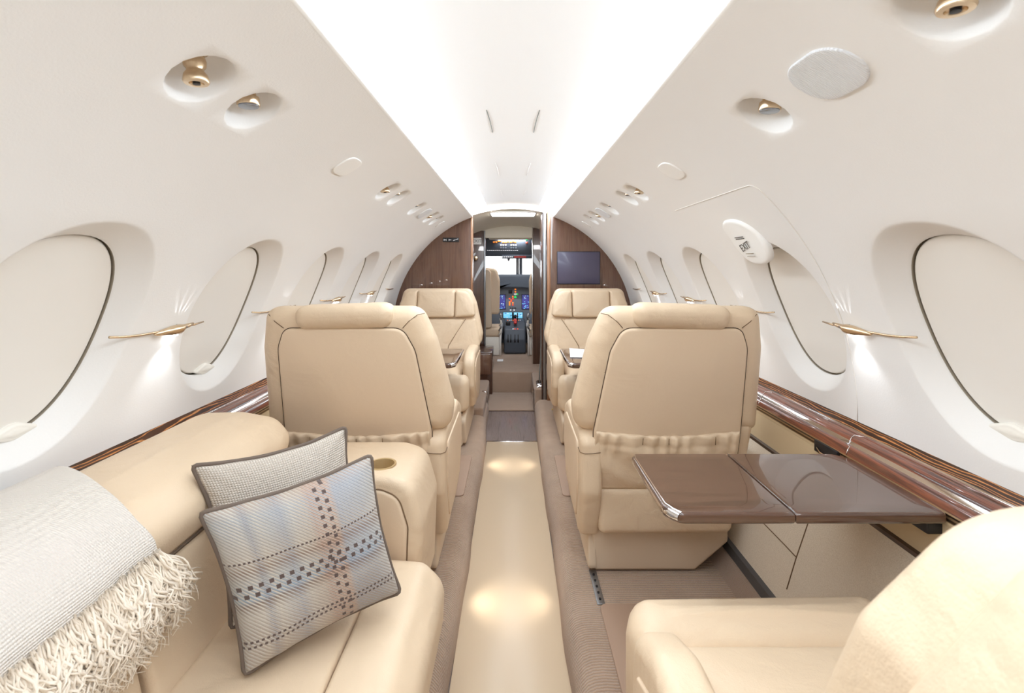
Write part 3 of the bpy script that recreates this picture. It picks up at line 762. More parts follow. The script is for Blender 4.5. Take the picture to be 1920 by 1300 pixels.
# ------------------------------------------------------------------ tables
def table(x0, x1, y0, y1, zt, lab, sgn):
    """x0 aisle edge, x1 wall edge (absolute); sgn side"""
    g = empty('fold_out_table', (sgn * (x0 + x1) / 2, (y0 + y1) / 2, zt - .03)); O = Vector(g.location)
    xm = x0 + (x1 - x0) * .455
    def leaf(nm, a0, a1, ol):
        return puff(nm, ol, -.024, 0, .010, .007, M['wood_table'], g, lambda u, v, w_: (sgn * u - O.x, v - O.y, zt + w_ - O.z), n=5)
    leaf('table_leaf', 0, 0, rpoly([(x0, y0 + .03), (x0 + .022, y0), (xm - .0008, y0), (xm - .0008, y1), (x0 + .01, y1), (x0, y1 - .02)], [.02, .03, .001, .001, .01, .01], 5))
    leaf('table_leaf', 0, 0, rpoly([(xm + .0008, y0), (x1 - .004, y0), (x1, y0 + .01), (x1, y1 - .03), (x1 - .03, y1), (xm + .0008, y1)], [.001, .01, .01, .02, .03, .001], 5))
    P = lambda x, y, z: (sgn * x - O.x, y - O.y, zt + z - O.z)
    # polished edge inlay along the aisle side
    vs, fs = [], []
    ed = [(x0 + .004, y1 - .012), (x0 - .0004, y1 - .03), (x0 - .0004, y0 + .035), (x0 + .008, y0 + .014), (x0 + .02, y0 + .0005)]
    ed_i = [(x0 + .010, y1 - .012), (x0 + .008, y1 - .03), (x0 + .009, y0 + .04), (x0 + .018, y0 + .020), (x0 + .03, y0 + .006)]
    for (p, q) in zip(ed, ed_i): vs += [P(p[0] - .0006, p[1], -.014), P(p[0] - .0004, p[1], -.007), P((p[0] * 2 + q[0]) / 3, (p[1] * 2 + q[1]) / 3, -.0015), P(q[0], q[1], .0006)]
    for i in range(len(ed) - 1):
        for k_ in range(3): fs.append((i * 4 + k_, i * 4 + k_ + 1, i * 4 + k_ + 5, i * 4 + k_ + 4))
    mesh('edge_inlay', vs, fs, M['chrome'], g)
    tube('hinge_line', [P(xm, y0 + .004, .0003), P(xm, y1 - .004, .0003)], .0008, M['steel'], g, ns=4)
    box('support_arm', min(P(x1 - .03, 0, 0)[0], P(x1 + .005, 0, 0)[0]), max(P(x1 - .03, 0, 0)[0], P(x1 + .005, 0, 0)[0]), y0 + .015 - O.y, y1 - .03 - O.y, zt - .05 - O.z, zt - .026 - O.z, M['black'], g, .003)
    tag(g, lab, 'table', 'fold-out cabin tables'); return g
table(.30, .848, .895, 1.185, .670, 'glossy dark wood table folded out from the right ledge in the foreground', 1)
table(.285, .842, 2.27, 2.70, .670, 'dark glossy table between the facing seats on the left', -1)
table(.272, .842, 2.27, 2.70, .670, 'dark glossy table holding white papers between the facing seats on the right', 1)
g = empty('table_stowage_slot', (.845, 1.235, .655))
box('slot_box', -.006, .004, -.04, .05, -.018, .014, M['black'], g, .002)
tube('slot_catch', [(-.009, -.03, -.012), (-.009, .02, -.012), (-.008, .035, -.004)], .002, M['brass'], g)
tag(g, 'small black stowage slot with brass catch in the right ledge behind the open table', 'slot')
# papers on the right table
vs = [(.33, 2.44, .6730), (.60, 2.40, .6735), (.62, 2.64, .6735), (.315, 2.60, .678), (.40, 2.63, .675)]
vs, fs = [], []
for j in range(7):
    for i in range(7):
        u, v = i / 6, j / 6; x = .30 + .30 * u + .02 * v; y = 2.42 + .2 * v - .03 * u
        vs.append((x, y, .6725 + .012 * (1 - u) ** 2 * v + .002))
for j in range(6):
    for i in range(6): q = j * 7 + i; fs.append((q, q + 1, q + 8, q + 7))
o = mesh('paper_sheet', vs, fs, M['paper']); o.modifiers.new('s', 'SOLIDIFY').thickness = .002
tag(o, 'white paper lying on the right table between the facing seats', 'paper')

# ------------------------------------------------------------------ divan
g = empty('divan', (-.5, .4, .12)); DO = Vector(g.location)
XZ = lambda u, v, w_: (u - DO.x, w_ - DO.y, v - DO.z)
roll = rpoly([(-.604, .640), (-.585, .70), (-.63, .752), (-.72, .768), (-.82, .765), (-.868, .735), (-.868, .64)], [.015, .05, .06, .08, .08, .04, .02], 7)
puff('back_roll', roll, -.7, 1.275, .03, .075, M['leather'], g, XZ, n=8)
lo = lambda: rpoly([(-.555, .40), (-.582, .52), (-.606, .642), (-.78, .642), (-.72, .40)], [.02, .1, .02, .02, .02], 5)
puff('back_cushion', lo(), -.7, .722, .03, .014, M['leather'], g, XZ)
puff('back_cushion', lo(), .734, 1.21, .014, .03, M['leather'], g, XZ)
st = rpoly([(-.60, .33), (-.318, .31), (-.316, .446), (-.40, .456), (-.57, .452)], [.02, .01, .012, .1, .02], 5)
puff('seat_cushion', st, -.7, 1.14, .03, .04, M['leather'], g, XZ)
fb = rpoly([(-.315, .26), (-.205, .25), (-.166, .30), (-.162, .39), (-.212, .440), (-.314, .447)], [.01, .04, .05, .06, .05, .01], 8)
puff('front_bolster', fb, -.7, 1.145, .03, .055, M['leather'], g, XZ, n=7)
bs = rpoly([(-.60, .125), (-.235, .125), (-.215, .30), (-.60, .33)], .01)
puff('base', bs, -.7, 1.12, .01, .01, M['leather_dark'], g, XZ)
tube('seam', [(x - DO.x, y - DO.y, z - DO.z) for x, y, z in [(-.586, -.6, .638), (-.603, .3, .640), (-.603, 1.17, .640)]], .003, M['seamd'], g)
# end armrest with cup holder
ar = rpoly([(-.62, .28), (-.234, .28), (-.226, .50), (-.256, .605), (-.32, .6255), (-.60, .6255)], [.01, .02, .08, .09, .09, .02], 8)
arm = puff('end_armrest', ar, 1.15, 1.40, .022, .03, M['leather'], g, XZ)
fp = rpoly([(-.60, .335), (-.268, .335), (-.262, .50), (-.285, .575), (-.33, .594), (-.60, .594)], [.01, .012, .05, .06, .05, .01], 7)
puff('arm_face_panel', fp, 1.18, 1.145, .004, .010, M['leather_panel'], g, XZ, c1=.002)
tube('seam', [XZ(p[0], p[1], 1.1492) for p in fp], .0016, M['seam'], g, closed=True)
box('arm_step', -.60 - DO.x, -.235 - DO.x, 1.135 - DO.y, 1.18 - DO.y, .296 - DO.z, .326 - DO.z, M['leather'], g, .01, 3)
# bore the cup holder
bm = bmesh.new(); bmesh.ops.create_cone(bm, cap_ends=True, segments=48, radius1=.0325, radius2=.0325, depth=.14)
for v in bm.verts: v.co += Vector((-.347 - DO.x, 1.222 - DO.y, .600 - DO.z))
me = bpy.data.meshes.new('cut'); bm.to_mesh(me); bm.free(); cut = link('cut', me, g)
md = arm.modifiers.new('b', 'BOOLEAN'); md.object = cut; md.operation = 'DIFFERENCE'; md.solver = 'EXACT'
dg_ = bpy.context.evaluated_depsgraph_get(); nm = bpy.data.meshes.new_from_object(arm.evaluated_get(dg_)); arm.modifiers.clear(); arm.data = nm
bpy.data.objects.remove(cut); autos(arm, 40)
lathe('cup_holder', [(.0001, -.070), (.0310, -.070), (.0312, -.002), (.0315, .0015), (.0365, .0020), (.0370, .0), (.0330, -.003), (.0322, -.069), (.0001, -.0705)], plain('brushed_brass', srgb(214, 190, 146), .5, metal=.7), g, 48, (-.347 - DO.x, 1.222 - DO.y, .6256 - DO.z))
tag(g, 'long cream leather divan along the left wall with cup holder armrest', 'sofa')

# ------------------------------------------------------------------ cushions
def cushion(name, TL, TR, BR, BL, T, mat, cord, lab, grp, c=.09):
    TL, TR, BR, BL = map(Vector, (TL, TR, BR, BL)); N = 40
    ctr = (TL + TR + BR + BL) / 4
    nrm = (TR - BL).cross(TL - BR).normalized()
    if nrm.dot(Vector((0, 0, CAMZ)) - ctr) < 0: nrm = -nrm
    g = empty(name, (BL + BR) / 2); O = Vector(g.location)
    def P(u, v):
        uu = .5 + (u - .5) * (1 - c * 4 * v * (1 - v) * 1.0); vv = .5 + (v - .5) * (1 - c * 4 * u * (1 - u))
        return BL.lerp(BR, uu).lerp(TL.lerp(TR, uu), vv)
    vs, fs, uvs = [], [], []
    for sg in (1, -1):
        o_ = len(vs)
        for j in range(N + 1):
            for i in range(N + 1):
                u, v = i / N, j / N
                e = max(0, (1 - abs(2 * u - 1) ** 3)) * max(0, (1 - abs(2 * v - 1) ** 3))
                h = T * e ** .5 * (1 + .06 * math.sin(u * 7 + v * 5) + .04 * math.sin(u * 15 - v * 11))
                # creases near the corners
                r_ = min((u, v), (1 - u, v), (u, 1 - v), (1 - u, 1 - v), key=lambda q: q[0] + q[1])
                h += .0035 * math.sin((r_[0] - r_[1]) * 42) * math.exp(-(r_[0] + r_[1]) * 6) * (1 if e > 0 else 0)
                vs.append(P(u, v) + nrm * sg * (h if e > 0 else 0) - O); uvs.append((u, v))
        for j in range(N):
            for i in range(N): q = o_ + j * (N + 1) + i; fs.append((q, q + 1, q + N + 2, q + N + 1))
    me_o = mesh('cushion_cover', vs, fs, mat, g, uvs=uvs)
    bm = bmesh.new(); bm.from_mesh(me_o.data); bmesh.ops.remove_doubles(bm, verts=bm.verts, dist=.0003); bmesh.ops.recalc_face_normals(bm, faces=bm.faces); bm.to_mesh(me_o.data); bm.free()
    bd = [P(i / N, 0) for i in range(N)] + [P(1, i / N) for i in range(N)] + [P(1 - i / N, 1) for i in range(N)] + [P(0, 1 - i / N) for i in range(N)]
    bd = [p - O for p in bd]; L = len(bd)
    for _ in range(2): bd = [(bd[i - 1] + bd[i] * 2 + bd[(i + 1) % L]) / 4 for i in range(L)]
    tube('piping', [p + nrm * .0015 * math.sin(i * .5) for i, p in enumerate(bd)], .0042, cord, g, closed=True, ns=8)
    tag(g, lab, 'cushion', grp); return g
cushion('cushion', (-.545, .800, .722), (-.300, .975, .752), (-.232, .950, .478), (-.452, .775, .462), .060, M['plaid'], M['cord'], 'plaid beige, blue and rust cushion leaning on the divan, in front', 'cushions on the divan', .085)
cushion('cushion', (-.618, .885, .768), (-.392, 1.080, .775), (-.330, 1.060, .474), (-.530, .865, .468), .040, M['woven'], M['cord'], 'plain woven greige cushion with brown piping, behind the plaid one', 'cushions on the divan', .12)

# ------------------------------------------------------------------ throw blanket over the divan back
g = empty('throw_blanket', (-.7, .3, .76)); TO = Vector(g.location)
path = [(-.878, .66), (-.880, .72), (-.868, .757), (-.82, .779), (-.76, .784), (-.70, .780), (-.64, .762), (-.60, .736), (-.578, .712), (-.575, .693)]
def spl(P_, t):
    n_ = len(P_) - 1; x = t * n_; i = min(int(x), n_ - 1); f = x - i
    p0, p1, p2, p3 = [Vector(P_[max(0, min(n_, k_))]) for k_ in (i - 1, i, i + 1, i + 2)]
    return .5 * ((2 * p1) + (-p0 + p2) * f + (2 * p0 - 5 * p1 + 4 * p2 - p3) * f * f + (-p0 + 3 * p1 - 3 * p2 + p3) * f ** 3)
nu, nv = 40, 60; vs, fs = [], []
for j in range(nv + 1):
    for i in range(nu + 1):
        t = i / nu; v = j / nv; p = spl(path, t)
        y1 = .866 - .128 * smooth((t - .12) / .68); y = -.45 + (y1 + .45) * v
        wv = .003 * math.sin(y * 16) * t + .002 * math.sin(y * 37 + t * 4)
        vs.append((p.x - TO.x + wv, y - TO.y, p.y - TO.z + wv * .6))
for j in range(nv):
    for i in range(nu): q = j * (nu + 1) + i; fs.append((q, q + 1, q + nu + 2, q + nu + 1))
o = mesh('blanket_cloth', vs, fs, M['throw'], g); md = o.modifiers.new('s', 'SOLIDIFY'); md.thickness = .009; md.offset = 1
sb = o.modifiers.new('b', 'BEVEL'); sb.width = .003; sb.segments = 2
parts = []
R = random.Random(3)
def strand(x, y, z, L, r, lean_y):
    pts = []; ph, ph2 = R.random() * 6, R.random() * 6; am = .0035 + .004 * R.random(); fq = 5 + 4 * R.random()
    for k_ in range(12):
        t = k_ / 11
        pts.append((x + .004 + .016 * math.sin(t * 2.0) * (1) + am * math.sin(ph + fq * t * 2) * t ** .6 - .0 * t - TO.x + .02 * t * (.45 - (.69 - z)), y + lean_y * t + am * 1.5 * math.cos(ph2 + fq * t * 2) * t ** .5 - TO.y, z - L * t * (1 - .06 * t) - TO.z))
    return tube(None, pts, [r * (1.0 + .5 * math.sin(t_ * pi / 11)) * (1 if t_ < 10 else .45) for t_ in range(12)], None, ns=5)
for lay, (zz, xx, n_, L0) in enumerate(((.697, -.572, 1150, .105), (.645, -.590, 900, .10))):
    for i in range(n_):
        cl = R.gauss(0, 1)
        y = .33 + .412 * (i + R.random()) / n_
        clump = math.sin(y * 150) * .004
        parts.append(strand(xx + R.gauss(0, .0035), y + clump, zz + R.gauss(0, .002), L0 * R.uniform(.75, 1.15), R.uniform(.0007, .0015), R.gauss(.004, .012) + (.045 * smooth((y - .69) / .055))))
vs, fs = merge_into(parts)
o = mesh('fringe', vs, fs, M['fringe'], g, fixn=False); tag(o, 'cream twisted yarn fringe', kind='stuff')
tag(g, 'cream woven throw blanket with shaggy fringe draped over the divan back', 'blanket')

# ------------------------------------------------------------------ bulkheads
def bulk(side, xi, nm):
    pts = [(side * xi, -.0), (side * .80, -.0)]
    pts += [(side * (RC + .01) * math.cos(q), ZC + (RC + .01) * math.sin(q)) for q in [-.62 + i * (.62 + math.acos(xi / (RC + .01))) / 28 for i in range(29)]]
    return struct(puff(nm, pts, 0, .045, .0008, .002, M['wood_bulk'], None, lambda u, v, w_: (u, YB + .045 - w_, v)))
bulk(-1, .326, 'wall_front_left'); bulk(1, .288, 'wall_front_right')
# jambs between cabin and vestibule
struct(box('door_1_jamb_left', -.326, -.312, YB - .006, YB + .10, 0, 1.575, M['wood_edge'], bev=.003))
struct(box('door_1_jamb_right', .262, .288, YB - .006, YB + .10, 0, 1.575, M['wood_edge'], bev=.003))
struct(box('trim_door_track', .234, .256, YB + .02, YB + .06, .02, 1.585, M['steel'], bev=.002))
struct(box('trim_pocket_door_edge', .222, .232, YB + .03, YB + .30, .02, 1.56, M['wood_dark'], bev=.002))
# illuminated sign strip, left bulkhead
g = empty('passenger_sign', (-.478, YB - .003, 1.355))
box('sign_plate', -.062, .062, -.004, .003, -.017, .017, M['black'], g, .002)
for pts in ([(-.052, 0, .008), (-.052, 0, -.008)], [(-.052, 0, 0), (-.04, 0, 0)], [(-.036, 0, .008), (-.036, 0, -.008)], [(-.014, 0, .007), (-.014, 0, -.007)], [(-.014, 0, 0), (.004, 0, 0)], [(.018, 0, -.006), (.036, 0, .001)], [(.040, 0, .002), (.056, 0, .008)]):
    tube('symbol', [(x, -.0045, z) for x, y, z in pts], .0016, M['g_white'], g, ns=5)
tag(g, 'small black sign strip with white symbols on the left wooden bulkhead', 'sign')
g = empty('wall_screen', (.503, YB - .003, 1.14))
box('bezel', -.166, .166, -.004, .003, -.126, .126, M['black'], g, .002)
box('screen', -.162, .162, -.007, -.003, -.122, .122, M['screen_off'], g, .001)
tag(g, 'dark slate flat screen on the right wooden bulkhead', 'screen')

# ------------------------------------------------------------------ vestibule and step up to the cockpit
YV = 4.50
struct(box('floor_vestibule_mat', -.24, .24, 3.66, 4.17, .0, .012, M['carpet_flat'], bev=.006, seg=3))
struct(box('floor_cockpit', -.75, .75, 4.17, 6.4, .0, .197, M['carpet_flat'], bev=.012, seg=3))
vs, fs = [], []; n_ = 16
for yy, dz in ((YB + .02, 0), (3.9, .0), (4.3, -.02), (YV + .02, -.05)):
    for i in range(n_ + 1):
        t = -1 + 2 * i / n_; vs.append((.62 * t, yy, 1.598 + dz - .20 * t * t))
for j in range(3):
    for i in range(n_): q = j * (n_ + 1) + i; fs.append((q, q + 1, q + n_ + 2, q + n_ + 1))
struct(mesh('ceiling_vestibule', vs, fs, M['cream']))
g = empty('entry_fill_panel', (0, 3.77, 1.588))  # glowing panel added to brighten the vestibule, not a known fixture
box('frame', -.19, .19, -.11, .11, -.012, .004, M['white'], g, .004)
box('diffuser', -.175, .175, -.095, .095, -.018, -.010, plain('entry_fill_diffuser', srgb(255, 255, 255), .4, emit=(.97, .98, 1, 1), es=15), g, .003)
tag(g, 'added flat glowing fill panel under the ceiling of the entry just past the bulkhead', 'ceiling light')
struct(box('wall_vestibule_left', -.66, -.62, YB + .05, YV, 0, 1.55, M['wood_dark'], bev=0))
struct(box('wall_vestibule_right', .62, .66, YB + .05, YV, 0, 1.55, M['wood_dark'], bev=0))
# cockpit partition
WCL = struct(box('wall_cockpit_left', -.70, -.282, YV, YV + .05, 0, 1.50, M['wood_dark'], bev=.003))
struct(box('wall_cockpit_right', .190, .70, YV, YV + .05, 0, 1.56, M['wood_dark'], bev=.003))
struct(box('trim_cockpit_edge_left', -.285, -.272, YV - .01, YV + .10, .19, 1.50, M['steel'], bev=.003))
struct(box('trim_cockpit_edge_right', .184, .196, YV - .012, YV + .10, .02, 1.54, M['chrome'], bev=.003))
struct(box('wall_cockpit_header', -.285, .20, YV + .02, YV + .06, 1.43, 1.56, M['cream'], bev=.006))
# exit sign and knob
g = empty('exit_sign', (-.352, YV - .004, 1.398))
box('sign_plate', -.043, .043, -.004, .004, -.032, .032, M['white'], g, .006)
t = text('lettering', 'EXIT', .042, (0, 0, 0), Matrix.Rotation(pi / 2, 3, 'X'), M['ink']); t.parent = g; t.location = (0, -.0055, 0)
tag(g, 'small white EXIT sign on the dark partition beside the cockpit opening', 'sign')
o = lathe('door_knob', [(.008, 0), (.008, .015), (.020, .022), (.026, .036), (.022, .048), (.006, .052)], M['brass'], WCL, 24, (-.365, YV, 1.232), (0, -1, 0))
tag(o, 'round brass knob')
# galley drawer cabinet at lower left
g = empty('drawer_cabinet', (-.285, 4.10, 0))
box('body', -.12, .10, 0, .36, 0, .385, M['wood_dark'], g, .004)
box('drawer_front', -.105, .085, -.008, .004, .19, .37, M['wood_bulk'], g, .003)
lathe('knob', [(.006, 0), (.006, .012), (.024, .018), (.030, .028), (.018, .038), (.004, .040)], M['chrome'], g, 24, (.035, -.0, .075), (0, -1, 0))
tag(g, 'low dark wood cabinet with chrome knob left of the carpeted step', 'cabinet')
# carpeted side kerbs in the vestibule
def kerb(nm, x0, x1, y0, y1, z1, mat): return struct(box(nm, x0, x1, y0, y1, 0, z1, mat, bev=.02, seg=4))
kerb('floor_kerb_left', -.40, -.205, YB - .35, 4.0, .17, M['carpet_flat'])
kerb('floor_kerb_right', .165, .40, YB + .05, 4.16, .20, M['carpet_flat'])
struct(tube('trim_kerb_left', [(-.2, 3.60, .0), (-.198, 3.60, .13), (-.205, 3.60, .165), (-.24, 3.60, .176)], .006, M['chrome']))
vs, fs = [], []
P = [(.164, .02), (.160, .12), (.163, .165), (.175, .190), (.205, .204), (.30, .206)]
for yy in (3.62, 3.82): vs += [(x - .003, yy, z + .003) for x, z in P]
for i in range(5): fs.append((i, i + 1, i + 7, i + 6))
o = struct(mesh('trim_kerb_right', vs, fs, M['chrome'])); o.modifiers.new('s', 'SOLIDIFY').thickness = .003
o = tube('door_cable', [(.225, 3.68, .95), (.226, 3.68, .8), (.224, 3.68, .6), (.222, 3.68, .45), (.212, 3.68, .30), (.21, 3.68, .22)], .005, M['grey_belt'])
tag(o, 'grey green strap hanging beside the right bulkhead opening', 'strap')
o = tube('pull_tag', [(.278, 3.30, .125), (.30, 3.29, .135), (.325, 3.29, .150), (.335, 3.30, .175)], [.003, .008, .005, .002], M['yellow'])
tag(o, 'small yellow tag on the floor beside the far right seat', 'tag')

# ------------------------------------------------------------------ cockpit
# liner shell
q_ = [(-.75, .15), (-.80, .9), (-.62, 1.33), (-.30, 1.54), (0, 1.585), (.30, 1.54), (.62, 1.33), (.80, .9), (.75, .15)]
vs, fs = [], []
for yy in (YV + .03, 5.25): vs += [(x, yy, z) for x, z in q_]
for i in range(8): fs.append((i, i + 1, i + 10, i + 9))
struct(mesh('wall_cockpit_liner', vs, fs, M['cream']))
struct(box('ceiling_cockpit_liner', -.24, .18, YV + .06, YV + .18, 1.422, 1.47, M['cream'], bev=.006))
# overhead panel
g = empty('overhead_panel', (0, 4.95, 1.36))
rot = Matrix.Rotation(math.radians(-52), 3, 'X')
box('panel_face', -.30, .25, -.02, .0, -.10, .10, M['cockpit_dk'], g, .004)
box('annunciator_lip', -.12, .25, -.03, -.006, -.125, -.088, M['cockpit_dk'], g, .003)
R = random.Random(5)
for i, (x, z, c_) in enumerate([(-.205, .052, 'g_orange'), (-.180, .052, 'g_orange'), (-.155, .062, 'g_orange'), (-.135, .062, 'g_orange'), (-.105, .048, 'g_orange'), (-.08, .048, 'g_orange'), (-.055, .054, 'g_orange'), (-.025, .050, 'g_orange'), (.0, .056, 'g_orange'), (.024, .050, 'g_orange'), (.145, .078, 'g_green'), (.145, .045, 'g_red')]):
    box('indicator', x - .009, x + .009, -.026, -.018, z - .006, z + .006, M[c_], g, .001)
for i in range(12):
    x = -.13 + (i % 3) * .025 + (i // 3 % 2) * .11; z = .018 if i < 6 else -.012
    box('switch', x - .008, x + .008, -.027, -.018, z - .008, z + .008, M['g_white'] if i < 6 else M['cockpit'], g, .001)
for i in range(16):
    x = -.27 + i * .021; box('legend_strip', x - .008, x + .008, -.0215, -.019, -.040, -.034, M['g_white'], g, 0)
for i in range(6): x = -.11 + i * .02; box('legend_strip', x - .007, x + .007, -.0315, -.029, -.112, -.100, M['g_white'], g, 0)
box('warning_strip', .01, .14, -.0315, -.029, -.116, -.096, M['red'], g, 0)
tag(g, 'dark overhead cockpit panel with rows of amber indicators', 'instrument panel')
# windscreen frame: posts, with glass
struct(box('wall_windscreen_sill', -.75, .75, 5.75, 5.80, .15, 1.05, M['cockpit_dk'], bev=0))
struct(box('wall_windscreen_header', -.75, .75, 5.25, 5.80, 1.33, 1.60, M['cockpit'], bev=0))
struct(box('trim_windscreen_post', .035, .075, 5.74, 5.79, 1.02, 1.36, M['steel'], bev=.006))
struct(box('trim_windscreen_post_inner', .078, .115, 5.76, 5.80, 1.02, 1.36, M['cockpit'], bev=.006))
for (x0, x1, nm) in ((-.75, .035, 'window_13'), (.115, .75, 'window_14')):
    a = NT(nm + '_glass'); a.p.inputs['Transmission Weight'].default_value = 1; gm = a.set(col=(1, 1, 1, 1), rough=.0)
    struct(box(nm, x0, x1, 5.778, 5.782, 1.04, 1.34, gm, bev=0))
struct(box('wall_cockpit_side', -.80, -.75, 5.2, 5.8, .15, 1.6, M['cream'], bev=0))
struct(box('wall_cockpit_side', .75, .80, 5.2, 5.8, .15, 1.6, M['cream'], bev=0))
# compass
o = lathe('compass', [(.003, .06), (.003, .02), (.014, .012), (.016, -.012), (.008, -.03), (.002, -.036)], M['black'], None, 16, (-.05, 5.2, 1.245))
tag(o, 'small black compass hanging in front of the windscreen', 'compass')
# glareshield + main panel
g = empty('main_instrument_panel', (0, 5.55, .5))
gs = rpoly([(-.62, .50), (-.27, .50), (-.20, .575), (.62, .575), (.62, .40), (-.17, .42), (-.22, .36), (-.62, .36)], [.01, .03, .03, .01, .01, .03, .03, .01], 4)
puff('glareshield', gs, -.10, .14, .01, .02, M['cockpit_dk'], g, lambda u, v, w_: (u, .02 - w_, v - .02))
box('panel_face', -.62, .62, .0, .03, -.15, .42, M['cockpit'], g, .003)
for (x, z, hw, hh, c_) in ((-.135, .225, .042, .085, 'g_blue'), (.15, .225, .042, .085, 'g_blue'), (-.065, .065, .052, .034, 'g_cyan'), (.062, .065, .052, .034, 'g_cyan')):
    box('bezel', x - hw - .006, x + hw + .006, -.006, .001, z - hh - .006, z + hh + .006, M['black'], g, .002)
    box('display', x - hw, x + hw, -.009, -.005, z - hh, z + hh, M[c_], g, .001)
R = random.Random(11)
for k_ in range(44):
    s_ = R.choice((-1, 1)); cx = -.135 if s_ < 0 else .15
    x = cx + R.uniform(-.036, .036); z = .225 + R.uniform(-.08, .01) if R.random() < .7 else .225 + R.uniform(.04, .078)
    w_, h_ = R.uniform(.002, .008), R.uniform(.002, .005)
    box('display_mark', x - w_, x + w_, -.0105, -.0085, z - h_, z + h_, M[R.choice(('g_cyan', 'g_white', 'g_cyan'))], g, 0)
for k_ in range(22):
    x = R.choice((-.065, .062)) + R.uniform(-.045, .045); z = .065 + R.uniform(-.028, .028)
    w_, h_ = R.uniform(.003, .011), R.uniform(.0015, .004)
    box('display_mark', x - w_, x + w_, -.0105, -.0085, z - h_, z + h_, M[R.choice(('g_white', 'cockpit_dk', 'g_blue'))], g, 0)
ind = [(.028, .375, 'g_orange'), (.028, .345, 'g_orange'), (.02, .318, 'g_white'), (.034, .318, 'g_white'), (.052, .318, 'g_green'), (.02, .278, 'g_green'), (.034, .278, 'g_green'), (.027, .292, 'g_green'),
       (-.002, .288, 'g_orange'), (-.002, .262, 'g_red'), (-.042, .262, 'g_red'), (-.022, .232, 'g_red'), (-.042, .222, 'g_orange'), (-.042, .205, 'g_orange'), (-.002, .212, 'g_orange'), (-.002, .188, 'g_red'), (-.042, .188, 'g_orange'), (-.022, .245, 'g_red'), (-.185, .10, 'g_orange'), (-.185, .118, 'g_orange')]
for x, z, c_ in ind: box('indicator', x - .0085, x + .0085, -.008, .0, z - .007, z + .007, M[c_], g, .002)
box('gauge', -.055, -.01, -.008, .0, .325, .365, M['black'], g, .003)
for x in (-.03, .012): lathe('knob', [(.009, 0), (.008, .012), (.003, .014)], M['g_white'], g, 14, (x, 0, .125), (0, -1, 0))
for x in (-.03, -.01, .012, .03): lathe('knob', [(.007, 0), (.006, .010), (.002, .011)], M['black'], g, 12, (x, 0, .150), (0, -1, 0))
tag(g, 'grey main instrument panel with blue displays and amber lights', 'instrument panel')
# centre pedestal with thrust levers
g = empty('centre_pedestal', (.02, 5.0, .2))
pd = rpoly([(.0, .0), (.0, .16), (.06, .26), (.20, .335), (.50, .335), (.50, .0)], [.03, .05, .06, .06, .02, .01], 6)
puff('body', pd, -.118, .118, .02, .02, M['cockpit_dk'], g, lambda u, v, w_: (w_, u, v))
pts_l = [(-.075, 'black'), (-.045, 'black'), (.0, 'black'), (.035, 'black')]
for x, c_ in pts_l: tube('lever', [(x, .08, .25), (x, .03, .20), (x, -.012, .13)], .008, M[c_], g)
box('lever_grip', -.012, .022, .10, .13, .31, .37, M['red'], g, .006, rot=Matrix.Rotation(math.radians(-30), 3, 'X'))
for x in (-.02, .03): tube('lever', [(x, .20, .34), (x, .17, .40), (x, .15, .43)], .006, M['black'], g)
box('lever_grip', -.10, -.05, .12, .15, .29, .34, M['black'], g, .008)
for x in (-.02, .0, .03): box('legend_strip', x - .007, x + .007, .05, .056, .262, .27, M['g_white'] if x < 0 else M['g_red'], g, 0)
for i in range(8): box('legend_strip', -.085 + i * .02, -.075 + i * .02, .16, .166, .345, .352, M['g_white'] if i % 3 else M['g_orange'], g, 0)
for sx in (-1, 1): lathe('trim_wheel', [(.001, -.012), (.075, -.012), (.085, 0), (.075, .012), (.001, .012)], M['black'], g, 28, (sx * .122, .16, .20), (1, 0, 0))
tag(g, 'dark rounded centre pedestal with levers and a red grip', 'control pedestal')
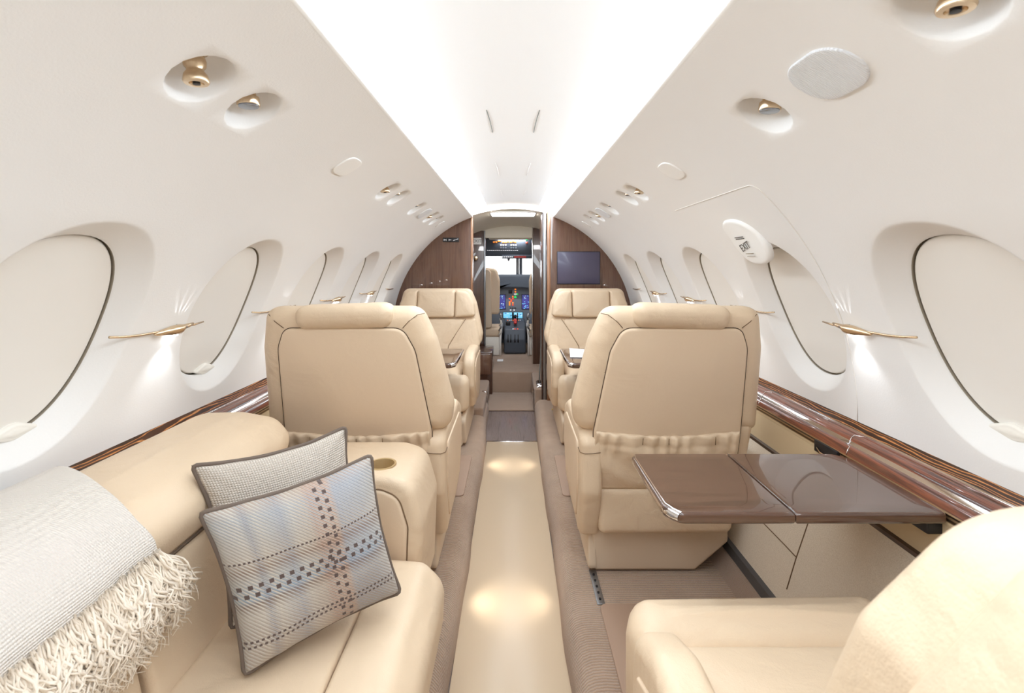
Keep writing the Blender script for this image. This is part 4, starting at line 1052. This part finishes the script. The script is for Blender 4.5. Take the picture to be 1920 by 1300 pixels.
# yokes
for x, lab in ((-.005, 'dark control column in front of the centre displays'),):
    g = empty('control_column', (x + .03, 5.42, .52)); tube('shaft', [(0, .1, .0), (0, 0, .05)], .015, M['black'], g); tube('grip', [(-.03, -.01, .02), (-.02, -.02, .05), (.0, -.02, .045), (.02, -.02, .05), (.03, -.01, .02)], .007, M['black'], g); tag(g, lab, 'control column')
# crew seats
def crew(x, sx, lab):
    g = empty('crew_seat', (x, 4.90, .2))
    ob = rpoly([(-.13, .44), (.13, .44), (.135, .80), (.10, .93), (-.10, .94), (-.135, .80)], [.03, .03, .05, .06, .06, .05], 5)
    puff('backrest', ob, 0, .09, .03, .03, M['leather_panel'], g, lambda u, v, w_: (u, w_, v))
    ob = rpoly([(-.17, .30), (.05, .30), (.04, .92), (-.15, .93)], [.03, .03, .05, .05], 5)
    puff('seat_cover', ob, -.03, .02, .012, .012, M['leather_dark'], g, lambda u, v, w_: (sx * u, w_, v))
    puff('seat_cushion', rpoly([(-.15, .0), (.15, .0), (.15, .36), (-.15, .36)], .04), .20, .30, .03, .03, M['leather_panel'], g, lambda u, v, w_: (u, v, w_))
    box('seat_frame', -.13, .13, .02, .30, .0, .20, M['shade_tab'], g, .01)
    for k_ in range(2): tube('frame_tube', [(sx * .14, -.01 + k_ * .05, .005), (sx * .14, .0 + k_ * .05, .20), (sx * .15, .03 + k_ * .05, .34)], .012, M['white'], g)
    for k_ in range(4): tube('harness_fitting', [(sx * (.125 + .004 * k_), -.02, .22 + .05 * k_), (sx * (.145 + .003 * k_), -.03, .26 + .05 * k_), (sx * .14, -.02, .30 + .05 * k_)], .011, M['steel'] if k_ % 2 else M['shade_tab'], g)
    tag(g, lab, 'crew seat', 'crew seats in the cockpit')
crew(-.275, 1, 'tan crew seat seen from behind at the left of the cockpit')
crew(.305, -1, 'tan crew seat partly hidden at the right of the cockpit')
box('floor_manual', -.16, -.10, 4.62, 4.72, .197, .203, M['paper']); tag(bpy.data.objects['floor_manual'], 'white paper on the carpeted cockpit step', 'paper')
